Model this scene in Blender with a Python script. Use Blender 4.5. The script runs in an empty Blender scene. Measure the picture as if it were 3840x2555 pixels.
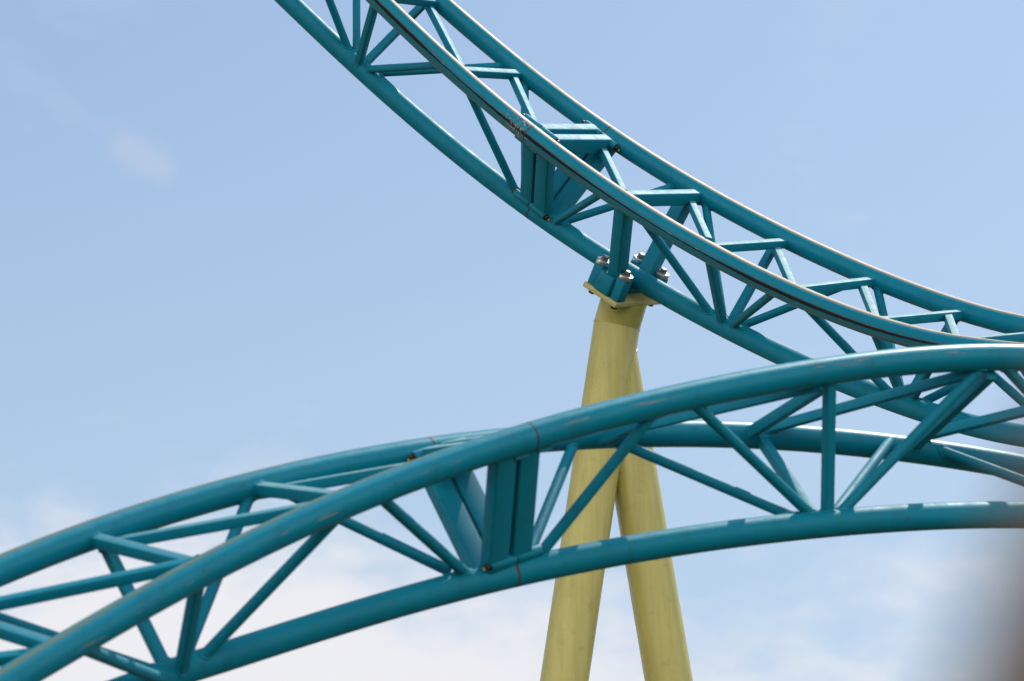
import bpy, bmesh, math
import numpy as np
from mathutils import Vector

# ------------------------------------------------------------------ camera
sc = bpy.context.scene
PITCH = math.radians(18.0)
cam_d = bpy.data.cameras.new('camera'); cam = bpy.data.objects.new('camera', cam_d)
sc.collection.objects.link(cam); sc.camera = cam
cam.location = (0, 0, 1.7); cam.rotation_euler = (math.radians(90) + PITCH, 0, 0)
cam_d.sensor_width = 36.0; cam_d.lens = 13765.0 / 3840 * 36
cam_d.clip_start = 0.1; cam_d.clip_end = 3000
cam_d.dof.use_dof = True; cam_d.dof.focus_distance = 29.7; cam_d.dof.aperture_fstop = 2.4
sc.render.resolution_x = 1024; sc.render.resolution_y = 681
sc.view_settings.view_transform = 'Standard'; sc.view_settings.look = 'None'
sc.view_settings.gamma = 1.0; sc.view_settings.exposure = 0.0

# ------------------------------------------------------------------ sun + sky
UP = Vector((0, -math.sin(PITCH), math.cos(PITCH))); FW = Vector((0, math.cos(PITCH), math.sin(PITCH)))
SUN = (Vector((1, 0, 0)) * .34 + UP * .71 + FW * .70).normalized()
sun_d = bpy.data.lights.new('sun', 'SUN'); sun_d.energy = 4.0; sun_d.angle = math.radians(.5)
sun_d.color = (1.0, .96, .90)
sun = bpy.data.objects.new('sun', sun_d); sc.collection.objects.link(sun)
sun.rotation_euler = SUN.to_track_quat('Z', 'Y').to_euler(); sun.location = (0, 0, 60)
world = bpy.data.worlds.new('World'); sc.world = world; world.use_nodes = True
wt = world.node_tree; wn = wt.nodes; wl = wt.links; wn.clear()
def nd(nt, t, **kw):
    n = nt.nodes.new(t)
    for k, v in kw.items():
        if k in n.inputs.keys(): n.inputs[k].default_value = v
        else: setattr(n, k, v)
    return n
def mth(nt, op, a, b=None, c=None, clamp=False):
    n = nt.nodes.new('ShaderNodeMath'); n.operation = op; n.use_clamp = clamp
    for i, v in enumerate((a, b, c)):
        if v is None: continue
        if hasattr(v, 'is_linked') or hasattr(v, 'links'): nt.links.new(v, n.inputs[i])
        else: n.inputs[i].default_value = v
    return n.outputs[0]
def mapr(nt, v, a, b, c=0., d=1., smooth=True):
    n = nt.nodes.new('ShaderNodeMapRange'); n.interpolation_type = 'SMOOTHSTEP' if smooth else 'LINEAR'
    nt.links.new(v, n.inputs[0])
    for i, x in enumerate((a, b, c, d)): n.inputs[i + 1].default_value = x
    return n.outputs[0]
def mixc(nt, f, a, b, mode='MIX'):
    n = nt.nodes.new('ShaderNodeMix'); n.data_type = 'RGBA'; n.blend_type = mode
    for s, v in ((0, f), (6, a), (7, b)):
        if hasattr(v, 'links'): nt.links.new(v, n.inputs[s])
        elif isinstance(v, (int, float)): n.inputs[s].default_value = v
        else: n.inputs[s].default_value = (*v, 1)
    return n.outputs[2]
sky = nd(wt, 'ShaderNodeTexSky'); sky.sky_type = 'NISHITA'; sky.sun_disc = False
sky.sun_elevation = math.asin(SUN.z); sky.sun_rotation = math.atan2(SUN.x, SUN.y)
sky.altitude = 0; sky.air_density = 1.0; sky.dust_density = 1.6; sky.ozone_density = 1.6
tc = nd(wt, 'ShaderNodeTexCoord'); sep = nd(wt, 'ShaderNodeSeparateXYZ')
wl.new(tc.outputs['Generated'], sep.inputs[0])
def wnoise(scale, detail, rough, stretch, off):
    mp = nd(wt, 'ShaderNodeMapping'); mp.inputs['Scale'].default_value = stretch; mp.inputs['Location'].default_value = off
    wl.new(tc.outputs['Generated'], mp.inputs[0])
    n = nd(wt, 'ShaderNodeTexNoise'); n.inputs['Scale'].default_value = scale; n.inputs['Detail'].default_value = detail
    n.inputs['Roughness'].default_value = rough; wl.new(mp.outputs[0], n.inputs[0]); return n.outputs[0]
n1 = wnoise(9, 6, .58, (1, 1, 2.0), (3.1, .4, 1.7))
n2 = wnoise(30, 5, .6, (1, 1, 2.2), (1.1, 2.4, .7))
# clouds gather in the lower sky, more to the left (towards the west) than to the right
elev = sep.outputs[2]
low = mapr(wt, elev, .284, .212)
west = mapr(wt, sep.outputs[0], .10, -.02, .34, 1.0)
cl = mth(wt, 'ADD', mth(wt, 'MULTIPLY', n1, .62), mth(wt, 'MULTIPLY', n2, .38))
cl = mth(wt, 'ADD', cl, mth(wt, 'MULTIPLY', mth(wt, 'MULTIPLY', low, west), .42))
# unseen bright cloud bank, added behind the camera as fill light
back = mapr(wt, sep.outputs[1], .25, -.35)
cl = mth(wt, 'ADD', cl, mth(wt, 'MULTIPLY', back, mapr(wt, elev, .95, .45, 0, .30)))
dens = mth(wt, 'MULTIPLY', mapr(wt, cl, .56, .86), mth(wt, 'MAXIMUM', mapr(wt, elev, .38, .30, .30, 1.0), back))
haze = mth(wt, 'MULTIPLY', mapr(wt, elev, .42, .18), .52)
skyc = mixc(wt, haze, mixc(wt, 1.0, sky.outputs[0], (.93, 1.0, .985), 'MULTIPLY'), (3.95, 4.85, 5.8))
col = mixc(wt, mth(wt, 'MULTIPLY', dens, .95), skyc, mixc(wt, back, (6.4, 6.35, 6.6), (15.5, 15.2, 14.6)))
def wisp(c, r, amt):
    v = nd(wt, 'ShaderNodeVectorMath'); v.operation = 'SUBTRACT'; wl.new(tc.outputs['Generated'], v.inputs[0]); v.inputs[1].default_value = c
    m = nd(wt, 'ShaderNodeMapping'); m.vector_type = 'VECTOR'; m.inputs['Rotation'].default_value = (0, math.radians(-38), 0)
    wl.new(v.outputs[0], m.inputs[0]); m2 = nd(wt, 'ShaderNodeMapping'); m2.vector_type = 'VECTOR'; m2.inputs['Scale'].default_value = (.55, 1, 1.25); wl.new(m.outputs[0], m2.inputs[0])
    l = nd(wt, 'ShaderNodeVectorMath'); l.operation = 'LENGTH'; wl.new(m2.outputs[0], l.inputs[0])
    return mth(wt, 'MULTIPLY', mapr(wt, mth(wt, 'ADD', l.outputs['Value'], mth(wt, 'MULTIPLY', mth(wt, 'SUBTRACT', n3, .5), r * 1.6)), r, r * .15), amt)
n3 = wnoise(60, 5, .6, (1, 1, 1.4), (2.1, .4, 5.7))
for c_, r_, a_ in (((-.102, .9290, .3560), .010, .20), ((-.1235, .9245, .3690), .008, .08), ((-.1375, .9190, .3800), .005, .16)):
    col = mixc(wt, wisp(c_, r_, a_), col, (5.5, 5.45, 5.7))
bg = nd(wt, 'ShaderNodeBackground'); bg.inputs[1].default_value = .136; wl.new(col, bg.inputs[0])
wo = nd(wt, 'ShaderNodeOutputWorld'); wl.new(bg.outputs[0], wo.inputs[0])

# ------------------------------------------------------------------ helpers
def tag(o, label=None, cat=None, group=None, kind=None):
    if label: o['label'] = label
    if cat: o['category'] = cat
    if group: o['group'] = group
    if kind: o['kind'] = kind
    return o
def empty(name, loc=(0, 0, 0)):
    o = bpy.data.objects.new(name, None); sc.collection.objects.link(o); o.location = loc; o.empty_display_size = .3
    return o
def link(name, verts, faces, mat, parent=None, uvs=None, sharp=35, mats=None, midx=None):
    me = bpy.data.meshes.new(name); me.from_pydata([tuple(v) for v in verts], [], faces)
    if uvs is not None:
        lay = me.uv_layers.new(name='UVMap')
        flat = [c for f in uvs for uv in f for c in uv]; lay.data.foreach_set('uv', flat)
    me.polygons.foreach_set('use_smooth', [True] * len(me.polygons)); me.set_sharp_from_angle(angle=math.radians(sharp))
    me.materials.append(mat)
    me.update()
    o = bpy.data.objects.new(name, me); sc.collection.objects.link(o)
    if parent:
        o.parent = parent
        p = parent; off = Vector((0, 0, 0))
        while p: off += p.location; p = p.parent
        # vertices are given in world space: cancel the parent's offset
        o.location = -off if True else o.location
        # bake the offset so every part keeps its own origin near itself
        c = sum((v.co for v in me.vertices), Vector()) / max(1, len(me.vertices))
        for v in me.vertices: v.co -= c
        o.location = c - off
    return o
class MB:
    def __init__(s): s.v = []; s.f = []
    def add(s, v, f):
        b = len(s.v); s.v += [Vector(x) for x in v]; s.f += [tuple(i + b for i in q) for q in f]
    def loft(s, rings, caps=True):
        b = len(s.v); n = len(rings[0])
        for r in rings: s.v += [Vector(x) for x in r]
        for k in range(len(rings) - 1):
            for i in range(n):
                j = (i + 1) % n
                s.f.append((b + k * n + i, b + k * n + j, b + (k + 1) * n + j, b + (k + 1) * n + i))
        if caps:
            s.f.append(tuple(b + i for i in reversed(range(n)))); m = b + (len(rings) - 1) * n
            s.f.append(tuple(m + i for i in range(n)))
    def cyl(s, a, b, r, n=32, bev=0, r2=None):
        a = Vector(a); b = Vector(b); d = (b - a).normalized(); x = d.orthogonal().normalized(); y = d.cross(x)
        r2 = r if r2 is None else r2
        ring = lambda c, q: [c + (x * math.cos(2 * math.pi * i / n) + y * math.sin(2 * math.pi * i / n)) * q for i in range(n)]
        if bev:
            s.loft([ring(a, r - bev), ring(a + d * bev * .35, r - bev * .35), ring(a + d * bev, r), ring(b - d * bev, r2), ring(b - d * bev * .35, r2 - bev * .35), ring(b, r2 - bev)])
        else: s.loft([ring(a, r), ring(b, r2)])
    def box(s, a, b, ref, w, h, bev=.006):
        """bar from a to b; w measured along ref, h across it"""
        a = Vector(a); b = Vector(b); d = (b - a).normalized(); y = Vector(ref); y = (y - d * y.dot(d)).normalized(); x = d.cross(y)
        pr = rprof(h / 2, w / 2, bev)
        s.loft([[c + x * p + y * q for p, q in pr] for c in (a, b)])
    def block(s, c, ax, hs, bev=.006):
        """bevelled block: centre c, axes ax, half sizes hs"""
        c = Vector(c); x, y, z = [Vector(q) for q in ax]
        rings = []
        for zz, ins in ((-hs[2], bev), (-hs[2] + bev * .3, bev * .3), (-hs[2] + bev, 0), (hs[2] - bev, 0), (hs[2] - bev * .3, bev * .3), (hs[2], bev)):
            rings.append([c + x * p + y * q + z * zz for p, q in rprof(hs[0] - ins, hs[1] - ins, bev)])
        s.loft(rings)
    def link(s, name, mat, parent=None, sharp=35):
        return link(name, s.v, s.f, mat, parent, sharp=sharp)
def rprof(hx, hy, b, k=3):
    out = []
    for cx, cy, a0 in ((hx - b, hy - b, 0), (-hx + b, hy - b, 90), (-hx + b, -hy + b, 180), (hx - b, -hy + b, 270)):
        for i in range(k + 1):
            a = math.radians(a0 + 90 * i / k); out.append((cx + b * math.cos(a), cy + b * math.sin(a)))
    return out

# ------------------------------------------------------------------ materials
def mat(name):
    m = bpy.data.materials.new(name); m.use_nodes = True; nt = m.node_tree; nt.nodes.clear()
    p = nd(nt, 'ShaderNodeBsdfPrincipled'); o = nd(nt, 'ShaderNodeOutputMaterial'); nt.links.new(p.outputs[0], o.inputs[0])
    return m, nt, p
def noise(nt, vec, scale, detail=4, rough=.6, dist=0.):
    n = nd(nt, 'ShaderNodeTexNoise'); n.inputs['Scale'].default_value = scale; n.inputs['Detail'].default_value = detail
    n.inputs['Roughness'].default_value = rough; n.inputs['Distortion'].default_value = dist
    if vec is not None: nt.links.new(vec, n.inputs[0])
    return n.outputs[0]
def mapping(nt, vec, scale, loc=(0, 0, 0)):
    m = nd(nt, 'ShaderNodeMapping'); m.inputs['Scale'].default_value = scale; m.inputs['Location'].default_value = loc
    nt.links.new(vec, m.inputs[0]); return m.outputs[0]
TEAL = (.000, .198, .292)
def paint_base(nt, coords, base):
    """painted steel with faint fading, fine speckle and a few rust pin holes"""
    big = noise(nt, coords, 2.3, 4, .6); fine = noise(nt, coords, 38, 5, .65); mid = noise(nt, coords, 9, 5, .62)
    c = mixc(nt, mapr(nt, big, .35, .7, 0, .35), base, tuple(min(1, x * .78 + .004) for x in base))
    c = mixc(nt, mapr(nt, fine, .45, .75, 0, .14), c, tuple(x * .6 + .008 for x in base))
    runs = noise(nt, mapping(nt, coords, (11, 11, 1.0)), 1., 5, .65)
    c = mixc(nt, mapr(nt, runs, .50, .72, 0, .38), c, tuple(x * .62 + .006 for x in base))
    dirt = mapr(nt, mid, .56, .74, 0, .35)
    c = mixc(nt, dirt, c, (.016, .075, .070) if base[0] < .1 else (.20, .17, .06))
    v = nd(nt, 'ShaderNodeTexVoronoi'); v.inputs['Scale'].default_value = 13; nt.links.new(coords, v.inputs[0])
    dots = mth(nt, 'MULTIPLY', mapr(nt, v.outputs['Distance'], .075, .04), mapr(nt, mid, .50, .60))
    c = mixc(nt, dots, c, (.075, .030, .014))
    return c, fine, mid, dots
def gloss(nt, p, fine, mid, lo=.30, hi=.48, spec=.20):
    r = mapr(nt, mid, .3, .75, lo, hi); nt.links.new(r, p.inputs['Roughness'])
    p.inputs['Specular IOR Level'].default_value = spec
    b = nd(nt, 'ShaderNodeBump'); b.inputs['Strength'].default_value = .10; b.inputs['Distance'].default_value = .004
    nt.links.new(fine, b.inputs['Height']); nt.links.new(b.outputs[0], p.inputs['Normal'])
def paint(name, base, lo=.30, hi=.48):
    m, nt, p = mat(name); g = nd(nt, 'ShaderNodeNewGeometry')
    c, fine, mid, dots = paint_base(nt, g.outputs['Position'], base)
    # sun sheen painted into the colour: upward faces mixed paler
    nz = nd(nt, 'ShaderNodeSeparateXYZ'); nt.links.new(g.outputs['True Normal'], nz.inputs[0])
    top_sheen = mth(nt, 'MULTIPLY', mapr(nt, nz.outputs[2], .72, .88), mapr(nt, mid, .3, .65, .95, .60))
    c = mixc(nt, top_sheen, c, (.20, .36, .38))
    nt.links.new(c, p.inputs['Base Color']); gloss(nt, p, fine, mid, lo, hi); return m
def rail_mat(name, grease, top, side_chips, seam):
    """u runs round the tube (0 = top running line, .25 = outer side), v is metres along it"""
    m, nt, p = mat(name); g = nd(nt, 'ShaderNodeNewGeometry'); pos = g.outputs['Position']
    c, fine, mid, dots = paint_base(nt, pos, TEAL)
    TOPC, TOPW = ((.46, .42, .34), .034) if top == 1 else ((.12, .19, .16), .018)
    uv = nd(nt, 'ShaderNodeUVMap'); s = nd(nt, 'ShaderNodeSeparateXYZ'); nt.links.new(uv.outputs[0], s.inputs[0])
    u, v = s.outputs[0], s.outputs[1]
    along = nd(nt, 'ShaderNodeCombineXYZ'); nt.links.new(mth(nt, 'MULTIPLY', u, 9.), along.inputs[0]); nt.links.new(mth(nt, 'MULTIPLY', v, 1.), along.inputs[1])
    wob = noise(nt, along.outputs[0], 2.2, 6, .62); wobf = noise(nt, along.outputs[0], 11, 5, .65)
    slow = noise(nt, mapping(nt, along.outputs[0], (.0, 1, 1)), .55, 2, .5)
    jit = mth(nt, 'MULTIPLY', mth(nt, 'SUBTRACT', wob, .5), .05)
    jit2 = mth(nt, 'MULTIPLY', mth(nt, 'SUBTRACT', wobf, .5), .035)
    # distance (in turns) from the top line
    du = mth(nt, 'ABSOLUTE', mth(nt, 'SUBTRACT', mth(nt, 'FRACT', mth(nt, 'ADD', u, .5)), .5))
    dj = mth(nt, 'ADD', du, mth(nt, 'ADD', jit, jit2))
    if top:
        stain = mth(nt, 'MULTIPLY', mapr(nt, dj, TOPW + .05, TOPW + .008), mapr(nt, wob, .3, .6, .15, .60))
        c = mixc(nt, stain, c, (.36, .22, .07) if top == 1 else (.10, .15, .10))
        line = mth(nt, 'MULTIPLY', mapr(nt, mth(nt, 'ABSOLUTE', mth(nt, 'SUBTRACT', mth(nt, 'ADD', du, mth(nt, 'MULTIPLY', jit2, .3)), TOPW + .010)), .012, .003), .9 if top == 1 else .3)
        c = mixc(nt, line, c, (.20, .075, .022))
        worn = mth(nt, 'MULTIPLY', mapr(nt, mth(nt, 'ADD', du, mth(nt, 'MULTIPLY', jit2, .25)), TOPW + .006, TOPW - .002), mapr(nt, slow, .38, .60, .92, .62))
        c = mixc(nt, worn, c, TOPC)
    # inner/outer side guide line at a quarter turn
    ds = mth(nt, 'ABSOLUTE', mth(nt, 'SUBTRACT', u, .240))
    if grease:
        width = mapr(nt, slow, .36, .60, .010, .028)
        e = mth(nt, 'SUBTRACT', mth(nt, 'ADD', ds, mth(nt, 'MULTIPLY', jit2, .55)), width)
        blk = mapr(nt, e, .004, -.004)
        gaps = mapr(nt, noise(nt, mapping(nt, along.outputs[0], (.15, 1, 1), (0, 4.3, 0)), 1.15, 3, .6), .36, .43)
        blk = mth(nt, 'MULTIPLY', blk, gaps)
        rub = mth(nt, 'MULTIPLY', mapr(nt, mth(nt, 'ADD', ds, jit), .075, .02), .38)
        c = mixc(nt, rub, c, (.03, .10, .11))
        under = mth(nt, 'MULTIPLY', mapr(nt, mth(nt, 'ADD', u, mth(nt, 'MULTIPLY', jit, 1.0)), .280, .325), .42)
        under = mth(nt, 'MULTIPLY', under, mapr(nt, u, .60, .5))
        c = mixc(nt, under, c, (.13, .17, .13))
        bare = mth(nt, 'MULTIPLY', mapr(nt, mth(nt, 'ABSOLUTE', mth(nt, 'SUBTRACT', ds, mth(nt, 'ADD', width, .006))), .008, .003), mapr(nt, mth(nt, 'MULTIPLY', wobf, wob), .335, .37))
        c = mixc(nt, bare, c, (.55, .47, .38))
        c = mixc(nt, blk, c, (.010, .007, .006))
    if side_chips:
        chip = mth(nt, 'MULTIPLY', mapr(nt, mth(nt, 'ADD', ds, mth(nt, 'MULTIPLY', jit2, 1.)), .035, .018), mapr(nt, wob, .585, .64))
        c = mixc(nt, mth(nt, 'MULTIPLY', chip, .6), c, (.33, .21, .15))
    # rust around the joint
    dv = mth(nt, 'ABSOLUTE', mth(nt, 'SUBTRACT', v, seam))
    near_ = mapr(nt, dv, .38, .03)
    if grease:
        before = mapr(nt, mth(nt, 'SUBTRACT', v, seam), .012, -.01)
        splash = mapr(nt, noise(nt, pos, 55, 5, .7), .55, .60)
        sp = mth(nt, 'MULTIPLY', mth(nt, 'MULTIPLY', splash, near_), before)
        c = mixc(nt, mth(nt, 'MULTIPLY', sp, .9), c, (.50, .42, .36))
        sp2 = mth(nt, 'MULTIPLY', mth(nt, 'MULTIPLY', mapr(nt, noise(nt, pos, 31, 5, .7), .56, .62), mapr(nt, dv, .25, .0)), before)
        c = mixc(nt, sp2, c, (.035, .012, .006))
    rl = mth(nt, 'MULTIPLY', mapr(nt, mth(nt, 'ADD', dv, mth(nt, 'MULTIPLY', jit2, .25)), .008, .003), 1.)
    c = mixc(nt, rl, c, (.10, .030, .012))
    nt.links.new(c, p.inputs['Base Color']); lo, hi = (.32, .48) if top else (.46, .60)
    gloss(nt, p, fine, mid, lo, hi, .16)
    if top == 1:
        r0 = p.inputs['Roughness'].links[0].from_socket
        nt.links.new(mth(nt, 'ADD', r0, mth(nt, 'MULTIPLY', worn, .22)), p.inputs['Roughness'])
    return m
def plain(name, base, rough, metal=0., var=.25, scale=30):
    m, nt, p = mat(name); g = nd(nt, 'ShaderNodeNewGeometry')
    n = noise(nt, g.outputs['Position'], scale, 5, .65)
    c = mixc(nt, mapr(nt, n, .3, .7), base, tuple(x * (1 - var) for x in base))
    nt.links.new(c, p.inputs['Base Color']); p.inputs['Roughness'].default_value = rough; p.inputs['Metallic'].default_value = metal
    return m
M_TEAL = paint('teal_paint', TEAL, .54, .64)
M_ZINC = plain('zinc_plated_steel', (.62, .61, .58), .30, .85, .2)
M_BOLT = plain('weathered_steel', (.30, .27, .25), .45, .7, .4)
M_DARK = plain('oily_black_steel', (.035, .022, .016), .5, .3, .5)
M_YEL = plain('yellow_cap', (.75, .45, .02), .5)
def column_mat():
    m, nt, p = mat('cream_yellow_paint'); g = nd(nt, 'ShaderNodeNewGeometry'); pos = g.outputs['Position']
    c, fine, mid, dots = paint_base(nt, pos, (.53, .455, .13))
    streak = noise(nt, mapping(nt, pos, (16, 16, .55)), 1., 5, .6); str2 = noise(nt, mapping(nt, pos, (60, 60, 1.1), (3, 1, 2)), 1., 4, .6)
    c = mixc(nt, mapr(nt, streak, .42, .68, 0, .32), c, (.36, .31, .08)); c = mixc(nt, mapr(nt, str2, .5, .75, 0, .35), c, (.56, .49, .20))
    nt.links.new(c, p.inputs['Base Color']); gloss(nt, p, fine, streak, .30, .5, .4); return m
M_CREAM = column_mat()

# plate: same paint, with rusty edges
def plate_mat():
    m, nt, p = mat('cream_yellow_plate_paint'); g = nd(nt, 'ShaderNodeNewGeometry'); pos = g.outputs['Position']
    c, fine, mid, dots = paint_base(nt, pos, (.56, .49, .20))
    pt = mapr(nt, noise(nt, pos, 9, 6, .7), .655, .70)
    c = mixc(nt, pt, c, (.075, .028, .015))
    nt.links.new(c, p.inputs['Base Color']); gloss(nt, p, fine, mid, .35, .5); return m
M_PLATE = plate_mat()

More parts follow.
